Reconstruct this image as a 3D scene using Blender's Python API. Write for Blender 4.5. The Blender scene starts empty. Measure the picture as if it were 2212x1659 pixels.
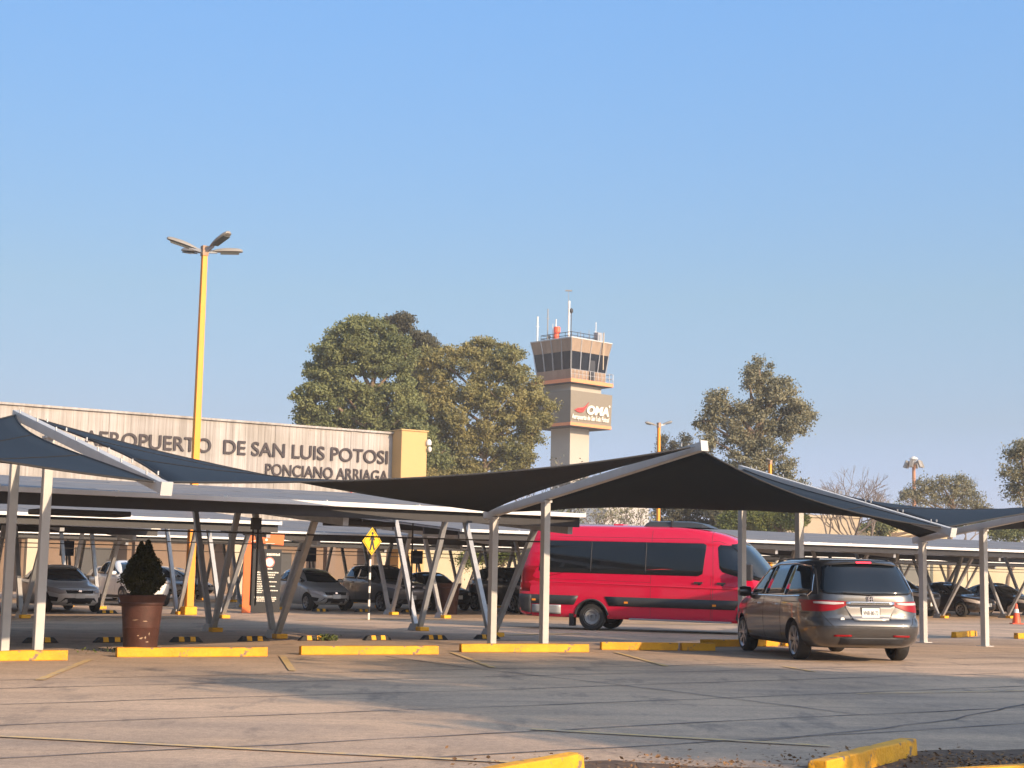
import bpy, bmesh, math, random
import numpy as np
from mathutils import Vector, Matrix
R = math.radians
random.seed(7); rng = np.random.default_rng(7)
S = bpy.context.scene
COL = S.collection

# ------------------------------------------------------------------ camera, sky, sun
FPX = 3300.0; PITCH = math.atan(412/FPX); ROLL = 0.019; CH = 1.42      # pixels measured on a 2212 px wide frame
Fv = Vector((0, math.cos(PITCH), math.sin(PITCH)))
U0 = Vector((0, -math.sin(PITCH), math.cos(PITCH))); R0 = Vector((1, 0, 0))
Rc = math.cos(ROLL)*R0 + math.sin(ROLL)*U0
Uc = -math.sin(ROLL)*R0 + math.cos(ROLL)*U0
cam = bpy.data.cameras.new('camera'); camo = bpy.data.objects.new('camera', cam); COL.objects.link(camo)
mw = Matrix((Rc, Uc, -Fv)).transposed().to_4x4(); mw.translation = (0, 0, CH); camo.matrix_world = mw
cam.sensor_width = 36; cam.lens = 36*FPX/2212; cam.clip_start = 0.1; cam.clip_end = 5000
S.camera = camo
SUN_EL, SUN_AZ = 20.0, 45.0           # sun stands behind the camera, SUN_AZ degrees to its right
to_sun = Vector((math.sin(R(SUN_AZ))*math.cos(R(SUN_EL)), -math.cos(R(SUN_AZ))*math.cos(R(SUN_EL)), math.sin(R(SUN_EL))))
W = bpy.data.worlds.new('World'); S.world = W; W.use_nodes = True
wn = W.node_tree; bg = wn.nodes['Background']
sky = wn.nodes.new('ShaderNodeTexSky'); sky.sky_type = 'NISHITA'; sky.sun_disc = False
sky.sun_elevation = R(SUN_EL); sky.sun_rotation = math.atan2(to_sun.x, to_sun.y)
sky.altitude = 1800; sky.air_density = 1.0; sky.dust_density = 4.0; sky.ozone_density = 1.6
# sky graded by height: dimmed and violet low down, boosted overhead as fill light
geo = wn.nodes.new('ShaderNodeNewGeometry'); sep = wn.nodes.new('ShaderNodeSeparateXYZ'); rmp = wn.nodes.new('ShaderNodeValToRGB'); neg = wn.nodes.new('ShaderNodeMath'); neg.operation = 'MULTIPLY'; neg.inputs[1].default_value = -1
wn.links.new(geo.outputs['Incoming'], sep.inputs[0]); wn.links.new(sep.outputs['Z'], neg.inputs[0]); wn.links.new(neg.outputs[0], rmp.inputs[0])
els = rmp.color_ramp.elements; els[0].position = .03; els[0].color = (.44,.46,.74,1); els[1].position = .6; els[1].color = (1.95,1.80,1.55,1)
for p_, c_ in ((.10,(.51,.48,.52,1)), (.18,(.64,.64,.60,1)), (.37,(.77,.975,1.075,1))):
    e_ = els.new(p_); e_.color = c_
mul = wn.nodes.new('ShaderNodeMix'); mul.data_type = 'RGBA'; mul.blend_type = 'MULTIPLY'; mul.inputs['Factor'].default_value = 1
wn.links.new(sky.outputs[0], mul.inputs['A']); wn.links.new(rmp.outputs[0], mul.inputs['B'])
sx_ = wn.nodes.new('ShaderNodeMath'); sx_.operation = 'MULTIPLY_ADD'; sx_.inputs[1].default_value = -.42; sx_.inputs[2].default_value = 1.0
wn.links.new(sep.outputs['X'], sx_.inputs[0])          # sky brightness graded from left to right to even it out
mu2 = wn.nodes.new('ShaderNodeMix'); mu2.data_type = 'RGBA'; mu2.blend_type = 'MULTIPLY'; mu2.inputs['Factor'].default_value = 1
wn.links.new(mul.outputs['Result'], mu2.inputs['A']); wn.links.new(sx_.outputs[0], mu2.inputs['B'])
wn.links.new(mu2.outputs['Result'], bg.inputs[0]); bg.inputs[1].default_value = 0.15
sl = bpy.data.lights.new('sun', 'SUN'); sl.energy = 4.0; sl.angle = R(0.6); sl.color = (1.0, 0.73, 0.48)
so = bpy.data.objects.new('sun', sl); COL.objects.link(so); so.rotation_euler = to_sun.to_track_quat('Z', 'Y').to_euler()
S.view_settings.view_transform = 'Standard'; S.view_settings.look = 'None'; S.view_settings.gamma = 1
S.view_settings.exposure = 0.70
S.render.engine = 'CYCLES'

# ------------------------------------------------------------------ grid of the car park: e along the rows, n across them
EV = Vector((math.sin(R(56)), math.cos(R(56)), 0)); NV = Vector((-math.cos(R(56)), math.sin(R(56)), 0)); RZ = R(34)
def EN(E, N, z=0): return EV*E + NV*N + Vector((0, 0, z))
def ray(x, y): return Fv + (x-1106)/FPX*Rc - (y-829.5)/FPX*Uc
def G(x, y, z=0):
    d = ray(x, y); t = (z-CH)/d.z; return Vector((0, 0, CH)) + t*d
def at(x, y, Y):
    d = ray(x, y); return Vector((0, 0, CH)) + d*(Y/d.y)
def onE(x, y, E):
    d = ray(x, y); return Vector((0, 0, CH)) + d*(E/d.dot(EV))
def onN(x, y, N):
    d = ray(x, y); return Vector((0, 0, CH)) + d*(N/d.dot(NV))

# ------------------------------------------------------------------ materials
def mat(name, col, rough=0.6, metal=0.0, var=0.0, scale=3.0, bump=0.0, bscale=30.0, coat=0.0, emis=None, spec=None, transl=0.0, col2=None, stretch=(1,1,1), alpha=None):
    m = bpy.data.materials.new(name); m.use_nodes = True; nt = m.node_tree; p = nt.nodes['Principled BSDF']
    p.inputs['Roughness'].default_value = rough; p.inputs['Metallic'].default_value = metal
    p.inputs['Coat Weight'].default_value = coat; p.inputs['Coat Roughness'].default_value = 0.04
    if spec is not None: p.inputs['Specular IOR Level'].default_value = spec
    c = (*col, 1); p.inputs['Base Color'].default_value = c
    tc = nt.nodes.new('ShaderNodeTexCoord'); mp = nt.nodes.new('ShaderNodeMapping'); mp.inputs['Scale'].default_value = stretch
    nt.links.new(tc.outputs['Object'], mp.inputs[0])
    if var > 0 or col2:
        nz = nt.nodes.new('ShaderNodeTexNoise'); nz.inputs['Scale'].default_value = scale; nz.inputs['Detail'].default_value = 6; nz.inputs['Roughness'].default_value = 0.65
        nt.links.new(mp.outputs[0], nz.inputs['Vector'])
        cr = nt.nodes.new('ShaderNodeValToRGB'); cr.color_ramp.elements[0].position = 0.3; cr.color_ramp.elements[1].position = 0.7
        a = col2 if col2 else tuple(x*(1-var) for x in col)
        b = col if col2 else tuple(min(1, x*(1+var)) for x in col)
        cr.color_ramp.elements[0].color = (*a, 1); cr.color_ramp.elements[1].color = (*b, 1)
        nt.links.new(nz.outputs['Fac'], cr.inputs[0]); nt.links.new(cr.outputs[0], p.inputs['Base Color'])
    if bump > 0:
        nb = nt.nodes.new('ShaderNodeTexNoise'); nb.inputs['Scale'].default_value = bscale; nb.inputs['Detail'].default_value = 4
        nt.links.new(mp.outputs[0], nb.inputs['Vector'])
        bp = nt.nodes.new('ShaderNodeBump'); bp.inputs['Strength'].default_value = bump; bp.inputs['Distance'].default_value = 0.02
        nt.links.new(nb.outputs['Fac'], bp.inputs['Height']); nt.links.new(bp.outputs[0], p.inputs['Normal'])
    if emis: p.inputs['Emission Color'].default_value = (*emis[0], 1); p.inputs['Emission Strength'].default_value = emis[1]
    if transl > 0:
        tr = nt.nodes.new('ShaderNodeBsdfTranslucent'); mx = nt.nodes.new('ShaderNodeMixShader'); mx.inputs[0].default_value = transl
        src = p.inputs['Base Color'].links
        if src: nt.links.new(src[0].from_socket, tr.inputs[0])
        else: tr.inputs[0].default_value = c
        nt.links.new(p.outputs[0], mx.inputs[1]); nt.links.new(tr.outputs[0], mx.inputs[2]); nt.links.new(mx.outputs[0], nt.nodes['Material Output'].inputs[0])
    return m

M = {}
M['post'] = mat('white_steel', (.50,.50,.485), .45, var=.08, scale=2.5)
M['galv'] = mat('galvanised_steel', (.36,.37,.38), .45, .35, var=.15, scale=3)
M['darksteel'] = mat('dark_steel', (.022,.022,.026), .5, var=.2)
M['gutter'] = mat('gutter_white', (.74,.72,.68), .5, var=.06, scale=2)
M['panel'] = mat('solar_panel', (.185,.18,.18), .6, var=.25, scale=1.2, stretch=(.25,3,1), spec=.35)
M['yellow'] = mat('yellow_paint', (.82,.40,.012), .6, var=.14, scale=5, bump=.3, bscale=40)
M['ycurb'] = mat('kerb_yellow', (.86,.42,.012), .7, col2=(.66,.29,.015), scale=4, bump=.6, bscale=25)
def wear(m, under, sc, lo, hi):
    nt = m.node_tree; p = nt.nodes['Principled BSDF']; src = p.inputs['Base Color'].links[0].from_socket
    tc = nt.nodes.new('ShaderNodeTexCoord'); nz = nt.nodes.new('ShaderNodeTexNoise'); nz.inputs['Scale'].default_value = sc; nz.inputs['Detail'].default_value = 8; nz.inputs['Roughness'].default_value = .7
    cr = nt.nodes.new('ShaderNodeValToRGB'); cr.color_ramp.elements[0].position = lo; cr.color_ramp.elements[1].position = hi
    mx = nt.nodes.new('ShaderNodeMix'); mx.data_type = 'RGBA'; mx.inputs['A'].default_value = (*under, 1)
    nt.links.new(tc.outputs['Object'], nz.inputs['Vector']); nt.links.new(nz.outputs['Fac'], cr.inputs[0]); nt.links.new(cr.outputs[0], mx.inputs['Factor']); nt.links.new(src, mx.inputs['B']); nt.links.new(mx.outputs['Result'], p.inputs['Base Color'])
wear(M['ycurb'], (.24,.17,.11), 6, .37, .42)
wear(M['yellow'], (.22,.18,.14), 9, .33, .38)
M['fab'] = mat('shade_cloth', (.014,.026,.042), .85, var=.12, scale=25, spec=.3, transl=.0, bump=.25, bscale=60)
M['black'] = mat('black_rubber', (.018,.018,.02), .7, var=.2)
M['tyre'] = mat('tyre_rubber', (.022,.021,.02), .8, var=.3, scale=8, bump=.4, bscale=60)
M['rim'] = mat('alloy', (.45,.45,.46), .3, .8)
M['plast'] = mat('dark_plastic', (.035,.036,.04), .5, var=.1)
M['tint'] = mat('tinted_glass', (.008,.010,.013), .05, coat=.35, spec=.6)
M['glass'] = mat('car_glass', (.014,.020,.024), .06, coat=.3, spec=.6)
M['tint2'] = mat('dark_rear_glass', (.008,.012,.018), .08, coat=.1, spec=.5)
M['chrome'] = mat('chrome', (.85,.85,.85), .12, 1.0)
M['lampred'] = mat('red_lens', (.27,.003,.008), .3, spec=.3)
M['lampclear'] = mat('clear_lens', (.50,.46,.44), .2)
M['amber'] = mat('amber_lens', (.8,.28,.03), .25)
M['plate'] = mat('plate_white', (.72,.72,.68), .5)
M['ink'] = mat('ink', (.04,.04,.05), .6)
M['bark'] = mat('bark', (.22,.16,.11), .9, var=.35, scale=6, bump=.6)
M['barkgrey'] = mat('grey_bark', (.20,.165,.14), .9, var=.3, scale=6)
M['orange'] = mat('orange_paint', (.80,.18,.05), .5, var=.05)

M['cream2'] = mat('cream_wall', (.50,.42,.30), .85, col2=(.36,.33,.20), scale=.25)
def paint(name, col, metal=.4, rough=.32): return mat(name, col, rough, metal, coat=1.0, var=.03, scale=1.5)

# ground
def ground_mat():
    m = bpy.data.materials.new('worn_asphalt'); m.use_nodes = True; nt = m.node_tree; p = nt.nodes['Principled BSDF']
    tc = nt.nodes.new('ShaderNodeTexCoord')
    def noise(sc, rot=0, stretch=(1,1,1), det=6):
        mp = nt.nodes.new('ShaderNodeMapping'); mp.inputs['Rotation'].default_value = (0,0,rot); mp.inputs['Scale'].default_value = stretch
        nt.links.new(tc.outputs['Object'], mp.inputs[0]); n = nt.nodes.new('ShaderNodeTexNoise'); n.inputs['Scale'].default_value = sc; n.inputs['Detail'].default_value = det; n.inputs['Roughness'].default_value = .65
        nt.links.new(mp.outputs[0], n.inputs['Vector']); return n.outputs['Fac']
    def ramp(f, p0, p1, a, b):
        r = nt.nodes.new('ShaderNodeValToRGB'); r.color_ramp.elements[0].position = p0; r.color_ramp.elements[1].position = p1
        r.color_ramp.elements[0].color = (*a,1); r.color_ramp.elements[1].color = (*b,1); nt.links.new(f, r.inputs[0]); return r.outputs[0]
    def mix(t, a, b, f=1.0):
        x = nt.nodes.new('ShaderNodeMix'); x.data_type = 'RGBA'; x.blend_type = t
        x.inputs['Factor'].default_value = f; nt.links.new(a, x.inputs['A']); nt.links.new(b, x.inputs['B']); return x.outputs['Result']
    base = ramp(noise(.35), .3, .7, (.49,.350,.235), (.65,.465,.315))
    streak = ramp(noise(.5, -RZ, (.35,2.2,1)), .35, .65, (.78,.78,.80), (1.06,1.04,1.02))
    patch = ramp(noise(.16, 0), .42, .5, (.80,.82,.86), (1,1,1))
    fine = ramp(noise(60, 0, (1,1,1), 2), .35, .65, (.82,.82,.82), (1.15,1.15,1.15))
    spots = ramp(noise(2.3), .28, .36, (.55,.55,.56), (1,1,1)); oil = ramp(noise(.9, RZ, (1.6,.5,1)), .34, .44, (.66,.68,.72), (1,1,1)); grit = ramp(noise(14, 0, (1,1,1), 5), .3, .7, (.80,.80,.80), (1.16,1.16,1.16)); tyre = ramp(noise(.8, -RZ, (.05,5,1), 3), .30, .42, (.80,.80,.81), (1,1,1))
    c = mix('MULTIPLY', base, streak); c = mix('MULTIPLY', c, patch); c = mix('MULTIPLY', c, fine); c = mix('MULTIPLY', c, spots); c = mix('MULTIPLY', c, oil); c = mix('MULTIPLY', c, grit); c = mix('MULTIPLY', c, tyre)
    nt.links.new(c, p.inputs['Base Color']); p.inputs['Roughness'].default_value = .85
    bp = nt.nodes.new('ShaderNodeBump'); bp.inputs['Strength'].default_value = .5; bp.inputs['Distance'].default_value = .01
    nt.links.new(noise(90, det=2), bp.inputs['Height']); nt.links.new(bp.outputs[0], p.inputs['Normal'])
    return m
M['ground'] = ground_mat()
M['seam'] = mat('tar_seam', (.20,.17,.16), .85, col2=(.055,.05,.05), scale=3.5)
M['line'] = mat('faded_line', (.78,.50,.13), .8, col2=(.58,.42,.24), scale=9, stretch=(1,1,1)); wear(M['line'], (.46,.36,.28), 3, .36, .52)

# ------------------------------------------------------------------ mesh builder
class MB:
    def __init__(s): s.v = []; s.f = []; s.mi = []; s.cur = 0
    def add(s, vs, fs):
        o = len(s.v); s.v += [tuple(map(float, p)) for p in vs]; s.f += [tuple(i+o for i in f) for f in fs]; s.mi += [s.cur]*len(fs); return s
    def hexa(s, p): return s.add(p, [(0,3,2,1),(4,5,6,7),(0,1,5,4),(1,2,6,5),(2,3,7,6),(3,0,4,7)])
    def box(s, x0, x1, y0, y1, z0, z1): return s.hexa([(x0,y0,z0),(x1,y0,z0),(x1,y1,z0),(x0,y1,z0),(x0,y0,z1),(x1,y0,z1),(x1,y1,z1),(x0,y1,z1)])
    def beam(s, a, b, w, h, up=(0,0,1), w2=None, h2=None):
        a = Vector(a); b = Vector(b); d = (b-a).normalized(); u = Vector(up)
        if abs(d.dot(u)) > .99: u = Vector((1,0,0))
        r = d.cross(u).normalized(); u = r.cross(d).normalized()
        w2 = w if w2 is None else w2; h2 = h if h2 is None else h2
        q = [a-r*w/2-u*h/2, a+r*w/2-u*h/2, a+r*w/2+u*h/2, a-r*w/2+u*h/2, b-r*w2/2-u*h2/2, b+r*w2/2-u*h2/2, b+r*w2/2+u*h2/2, b-r*w2/2+u*h2/2]
        return s.add(q, [(3,2,1,0),(4,5,6,7),(0,1,5,4),(1,2,6,5),(2,3,7,6),(3,0,4,7)])
    def tube(s, pts, rad, seg=8, cap=True):
        pts = [Vector(p) for p in pts]; n = len(pts); rs = rad if hasattr(rad, '__len__') else [rad]*n
        vs = []; prev = None
        for i, p in enumerate(pts):
            d = (pts[min(i+1,n-1)]-pts[max(i-1,0)]).normalized()
            if prev is None: prev = Vector((1,0,0)) if abs(d.x) < .9 else Vector((0,1,0))
            u = (prev-d*prev.dot(d)).normalized(); w = d.cross(u); prev = u
            for k in range(seg):
                a = 2*math.pi*k/seg; vs.append(p+(u*math.cos(a)+w*math.sin(a))*rs[i])
        fs = [(i*seg+k, i*seg+(k+1)%seg, (i+1)*seg+(k+1)%seg, (i+1)*seg+k) for i in range(n-1) for k in range(seg)]
        if cap: fs += [tuple(range(seg))[::-1], tuple(range((n-1)*seg, n*seg))]
        return s.add(vs, fs)
    def lathe(s, prof, seg=24, c=(0,0,0), axis='z', cap=True):
        c = Vector(c); vs = []
        for r, h in prof:
            for k in range(seg):
                a = 2*math.pi*k/seg
                if axis == 'z': vs.append(c+Vector((r*math.cos(a), r*math.sin(a), h)))
                else: vs.append(c+Vector((r*math.cos(a), h, r*math.sin(a))))
        n = len(prof)
        fs = [(i*seg+k, i*seg+(k+1)%seg, (i+1)*seg+(k+1)%seg, (i+1)*seg+k) for i in range(n-1) for k in range(seg)]
        if cap: fs += [tuple(range(seg))[::-1], tuple(range((n-1)*seg, n*seg))]
        return s.add(vs, fs)
    def prism(s, poly, y0, y1):       # polygon in x,z extruded along y
        n = len(poly); vs = [(x, y0, z) for x, z in poly]+[(x, y1, z) for x, z in poly]
        return s.add(vs, [tuple(range(n)), tuple(range(2*n-1, n-1, -1))]+[(i, i+n, (i+1) % n+n, (i+1) % n) for i in range(n)])
    def build(s, name, m, parent=None, smooth=False, bevel=0, loc=None, rz=0, fix=True):
        me = bpy.data.meshes.new(name); me.from_pydata(s.v, [], s.f)
        ms = m if isinstance(m, list) else [m]
        for x in ms: me.materials.append(x)
        if len(ms) > 1: me.polygons.foreach_set('material_index', s.mi)
        if fix:
            b = bmesh.new(); b.from_mesh(me); bmesh.ops.recalc_face_normals(b, faces=b.faces); b.to_mesh(me); b.free()
        if smooth:
            me.polygons.foreach_set('use_smooth', [True]*len(me.polygons))
            try: me.set_sharp_from_angle(angle=R(38))
            except Exception: pass
        o = bpy.data.objects.new(name, me); COL.objects.link(o)
        if parent: o.parent = parent
        if loc is not None: o.location = loc; o.rotation_euler = (0,0,rz)
        if bevel:
            bm_ = o.modifiers.new('bevel', 'BEVEL'); bm_.width = bevel; bm_.segments = 2; bm_.limit_method = 'ANGLE'
        return o

def tag(o, label=None, cat=None, group=None, kind=None):
    if label: o['label'] = label
    if cat: o['category'] = cat
    if group: o['group'] = group
    if kind: o['kind'] = kind
    return o
def thing(name, label, cat, loc=(0,0,0), rz=0, group=None):
    o = bpy.data.objects.new(name, None); COL.objects.link(o); o.location = loc; o.rotation_euler = (0,0,rz); o.empty_display_size = .3
    return tag(o, label, cat, group)
def copy_tree(o, parent=None):
    c = o.copy(); COL.objects.link(c)
    if parent: c.parent = parent
    for ch in [x for x in bpy.data.objects if x.parent == o]: copy_tree(ch, c)
    return c
def text_ob(body, width, height, depth, m, parent, loc, name='lettering', shear=0, bold=0, rot=None):
    cu = bpy.data.curves.new('txt', 'FONT'); cu.body = body; cu.size = 1; cu.extrude = .01; cu.shear = shear; cu.offset = bold
    t = bpy.data.objects.new('txt', cu); COL.objects.link(t)
    me = bpy.data.meshes.new_from_object(t.evaluated_get(bpy.context.evaluated_depsgraph_get()))
    bpy.data.objects.remove(t); bpy.data.curves.remove(cu)
    co = np.empty(len(me.vertices)*3); me.vertices.foreach_get('co', co); co = co.reshape(-1,3)
    mn = co.min(0); mx = co.max(0)
    co[:,0] = (co[:,0]-mn[0])/(mx[0]-mn[0])*width; y = (co[:,1]-0)/.729*height; z = (co[:,2]/.01+1)/2*depth
    out = np.stack([co[:,0], -z, y], 1); me.vertices.foreach_set('co', out.reshape(-1)); me.update()
    me.materials.clear(); me.materials.append(m)
    o = bpy.data.objects.new(name, me); COL.objects.link(o); o.parent = parent; o.location = loc
    if rot: o.rotation_euler = rot
    return o

# ------------------------------------------------------------------ setting: ground, seams, markings
gm = MB(); gm.add([(-900,-300,0),(900,-300,0),(900,1500,0),(-900,1500,0)], [(0,1,2,3)])
tag(gm.build('ground', M['ground']), kind='structure')
def strip(mb, pts, w, z, wob=0.0):
    vs = []
    pts = [Vector(p) for p in pts]; q = []
    for a, b in zip(pts[:-1], pts[1:]):
        n = max(2, int((b-a).length/.5))
        for i in range(n): q.append(a.lerp(b, i/n))
    q.append(pts[-1])
    off = 0
    for i, p in enumerate(q):
        d = (q[min(i+1,len(q)-1)]-q[max(i-1,0)]).normalized(); r = Vector((-d.y, d.x, 0))
        off = off*.93+random.uniform(-1,1)*wob; ww = w*(1+random.uniform(-.45,.45)*(1 if wob else 0.1))
        vs += [(p+r*(off-ww/2)).xy.to_3d()+Vector((0,0,z)), (p+r*(off+ww/2)).xy.to_3d()+Vector((0,0,z))]
    mb.add(vs, [(2*i, 2*i+1, 2*i+3, 2*i+2) for i in range(len(q)-1)])
sm = MB()
for i, N in enumerate([19.55, 18.15, 16.2, 13.98, 11.64, 10.3]):
    strip(sm, [EN(-6, N), EN(40, N)], .032, .004+.0005*i, .035)
strip(sm, [EN(9.5,10.2), EN(13,11.0), EN(19,13.5)], .025, .008, .05)
for N in (36.5, 37.6, 57.8): strip(sm, [EN(0,N), EN(60,N)], .05, .004, .03)
for E_, a, b in ((12.5, 11.7, 23), (24.6, 14, 24)): strip(sm, [EN(E_,a), EN(E_+.5,b)], .035, .009, .05)
tag(sm.build('pavement_seams', M['seam'], fix=False), kind='structure')
lm = MB()
for a, b, w in [((195,1425),(85,1470),.11), ((610,1418),(632,1450),.11), ((975,1410),(1065,1443),.10), ((1330,1410),(1440,1440),.10), ((1690,1440),(1760,1452),.08)]:
    strip(lm, [G(*a), G(*b)], w, .012)
strip(lm, [G(-60,1590), G(1100,1649)], .075, .013); strip(lm, [G(1146,1577), G(1793,1614)], .08, .013)
strip(lm, [G(1850,1500), G(2300,1492)], .05, .013)
for E_ in (31, 33.6, 36.2): strip(lm, [EN(E_, 19), EN(E_+1.2, 23)], .1, .012)
for x0, y0, x1, y1 in ((640,1340,1000,1337),(250,1337,470,1334),(1240,1345,1700,1352),(1100,1372,1260,1369)): strip(lm, [G(x0,y0), G(x1,y1)], .28, .012)
tag(lm.build('parking_markings', M['line'], fix=False), kind='structure')

# ------------------------------------------------------------------ concrete kerb stops painted yellow
def kerb(E0, N0, E1, N1, label, h=.15, w=.16):
    a = EN(E0, N0+w/2); b = EN(E1, N1+w/2); L = (b-a).length; c = (a+b)/2; rz = math.atan2((b-a).y, (b-a).x)
    m = MB(); n = 8
    vs = []; fs = []
    for i in range(n+1):
        x = -L/2+L*i/n; j = random.uniform(-.006,.006); j2 = random.uniform(-.006,.006)
        vs += [(x,-w/2+j,0),(x,-w/2+.012+j2,h+j),(x,w/2-.012+j,h+j2),(x,w/2,0)]
    for i in range(n):
        o = i*4
        for k in range(3): fs.append((o+k, o+k+1, o+k+5, o+k+4))
        fs.append((o+3, o, o+4, o+7))
    fs += [(0,1,2,3), (n*4+3, n*4+2, n*4+1, n*4)]
    m.add(vs, fs)
    o = m.build('kerb_stop', M['ycurb'], bevel=.012, loc=(c.x, c.y, 0), rz=rz)
    return tag(o, label, 'kerb', 'yellow concrete kerb stops')
kerb(5.0,23.5,7.67,23.3,'yellow kerb stop in front of the two posts at the left edge')
kerb(8.66,23.9,11.09,23.5,'yellow kerb stop in front of the brown plant pot')
kerb(11.85,23.8,14.32,23.35,'long yellow kerb stop with open ground at both ends, right of the potted shrub')
kerb(15.14,23.9,17.61,23.3,'yellow kerb stop at the foot of the two white posts left of the red van')
kerb(18.45,24.0,19.9,23.4,'longer left piece of the broken yellow kerb stop in front of the red van')
kerb(19.95,23.36,20.6,23.1,'short right piece of the broken yellow kerb stop in front of the red van')
kerb(21.5,24.5,23.9,24.3,'yellow kerb stop half hidden behind the grey minivan')
kerb(32.4,27.0,34.2,27.8,'short yellow kerb stop lying between the two rightmost white posts')
a = G(2200,1380); kerb(a.dot(EV), a.dot(NV), a.dot(EV)+2.2, a.dot(NV), 'yellow kerb stop cut off by the right edge of the photo')
def kerb_w(a, b, label, h=.15, w=.16):
    c = (a+b)/2; k = kerb(0,0,(b-a).length,0,label,h,w); k.location = (c.x,c.y,0); k.rotation_euler = (0,0,math.atan2((b-a).y,(b-a).x)); return k
kerb_w(Vector((-.45,9.75,0)), Vector((.52,11.35,0)), 'yellow kerb end at the bottom edge of the photo, left of the dry leaves', .15, .15)
kerb_w(Vector((2.22,11.1,0)), Vector((3.32,12.85,0)), 'cracked yellow kerb slanting up in the lower right foreground')
kerb_w(Vector((2.9,11.0,0)), Vector((4.9,12.0,0)), 'pale yellow kerb top along the bottom right corner', .11, .14)

# dry soil and leaves
dm = MB()
def blob(cx, cy, rx, ry, rot, z, n=40):
    vs = [(cx, cy, z)]
    for k in range(n):
        a = 2*math.pi*k/n; r = 1+.16*math.sin(3*a+cx)+random.uniform(-.12,.12); x = rx*r*math.cos(a); y = ry*r*math.sin(a)
        vs.append((cx+x*math.cos(rot)-y*math.sin(rot), cy+x*math.sin(rot)+y*math.cos(rot), z))
    dm.add(vs, [(0, k+1, (k+1) % n+1) for k in range(n)])
blob(1.3,10.9,1.25,1.15,.2,.016); blob(3.9,12.35,1.6,.75,.35,.016)
M['soil'] = mat('dry_soil', (.17,.105,.06), .95, col2=(.075,.045,.03), scale=6, bump=.8, bscale=20)
tag(dm.build('dry_soil', M['soil'], fix=False), kind='structure')
def leaf_quads(C_, sz, flat=0.0):
    n = len(C_); a = rng.normal(size=(n,3)); a[:,2] *= (1-flat); a /= np.linalg.norm(a, axis=1)[:,None]
    b = rng.normal(size=(n,3)); b[:,2] *= (1-flat); b -= a*(a*b).sum(1)[:,None]; b /= np.linalg.norm(b, axis=1)[:,None]
    s = (sz*rng.uniform(.55,1.35,size=n))[:,None]
    a = a*s; b = b*s*.62
    return np.stack([C_-a, C_-b*.9, C_+a, C_+b], 1).reshape(-1,3)
def leaf_object(name, V, ms, parent=None, mi=None):
    n = len(V)//4; me = bpy.data.meshes.new(name)
    me.vertices.add(4*n); me.vertices.foreach_set('co', V.reshape(-1)); me.loops.add(4*n); me.polygons.add(n)
    me.loops.foreach_set('vertex_index', np.arange(4*n)); me.polygons.foreach_set('loop_start', np.arange(0,4*n,4)); me.polygons.foreach_set('loop_total', np.full(n,4))
    ms = ms if isinstance(ms, list) else [ms]
    for x in ms: me.materials.append(x)
    if mi is not None: me.polygons.foreach_set('material_index', mi)
    me.update(calc_edges=True)
    o = bpy.data.objects.new(name, me); COL.objects.link(o)
    if parent: o.parent = parent
    return o
pts = []
while len(pts) < 2600:
    if random.random() < .55: x, y = random.gauss(1.3,.65), random.gauss(11.0,.6)
    else: x, y = random.gauss(3.9,.8), random.gauss(12.35,.35)
    pts.append((x, y, random.uniform(.02,.045)))
M['leafdry'] = mat('dry_leaf', (.30,.17,.07), .8, col2=(.10,.055,.03), scale=30)
tag(leaf_object('leaf_litter', leaf_quads(np.array(pts), .02, .8), M['leafdry']), kind='stuff')

# rubber wheel stops
def wheel_stop_proto():
    t = thing('wheel_stop', '', 'wheel stop')
    m = MB(); m.hexa([(-.33,-.075,0),(.33,-.075,0),(.33,.075,0),(-.33,.075,0),(-.24,-.045,.1),(.24,-.045,.1),(.24,.045,.1),(-.24,.045,.1)]); m.build('rubber_block', M['black'], t, bevel=.01)
    for x in (-.11, .12):
        q = MB(); q.hexa([(x-.055,-.079,.012),(x+.055,-.079,.012),(x+.055,.079,.012),(x-.055,.079,.012),(x-.05,-.0475,.103),(x+.05,-.0475,.103),(x+.05,.0475,.103),(x-.05,.0475,.103)]); q.build('reflective_patch', M['yellow'], t)
    return t
WS = None
def wheel_stop(E_, N_, label):
    global WS
    if WS is None: WS = wheel_stop_proto(); o = WS
    else: o = copy_tree(WS)
    o.location = EN(E_, N_); o.rotation_euler = (0,0,RZ+random.uniform(-.05,.05)); tag(o, label, 'wheel stop', 'black rubber wheel stops with yellow patches')
for E_, N_, l in [(8.9,28.7,'rubber wheel stop seen between and beside the two left posts'), (10.2,28.6,'rubber wheel stop left of the brown plant pot, half behind it'), (11.68,28.5,'rubber wheel stop just right of the brown plant pot'),
                  (13.15,28.6,'rubber wheel stop beside the yellow footing of the leaning struts'), (14.48,28.6,'rubber wheel stop with green weeds growing beside it'), (15.92,28.5,'rubber wheel stop left of the strut feet near the striped sign post'),
                  (17.32,28.5,'rubber wheel stop right of the strut feet, left of the white sail post'), (18.75,28.6,'rubber wheel stop partly behind the white post left of the van'),
                  (25.0,48.9,'rubber wheel stop under the front wheel of the silver hatchback'), (26.6,48.7,'rubber wheel stop under the nose of the silver hatchback'), (28.1,48.0,'rubber wheel stop in front of the dark grey sport utility car'),
                  (29.6,47.8,'rubber wheel stop under the right end of the dark grey sport utility car'), (32.2,46.4,'rubber wheel stop in front of the second brown pot'), (16.4,46.4,'rubber wheel stop in front of the pale grey sedan'), (46.5,43.2,'rubber wheel stop under the dark cars on the far right')]:
    wheel_stop(E_, N_, l)

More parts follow.
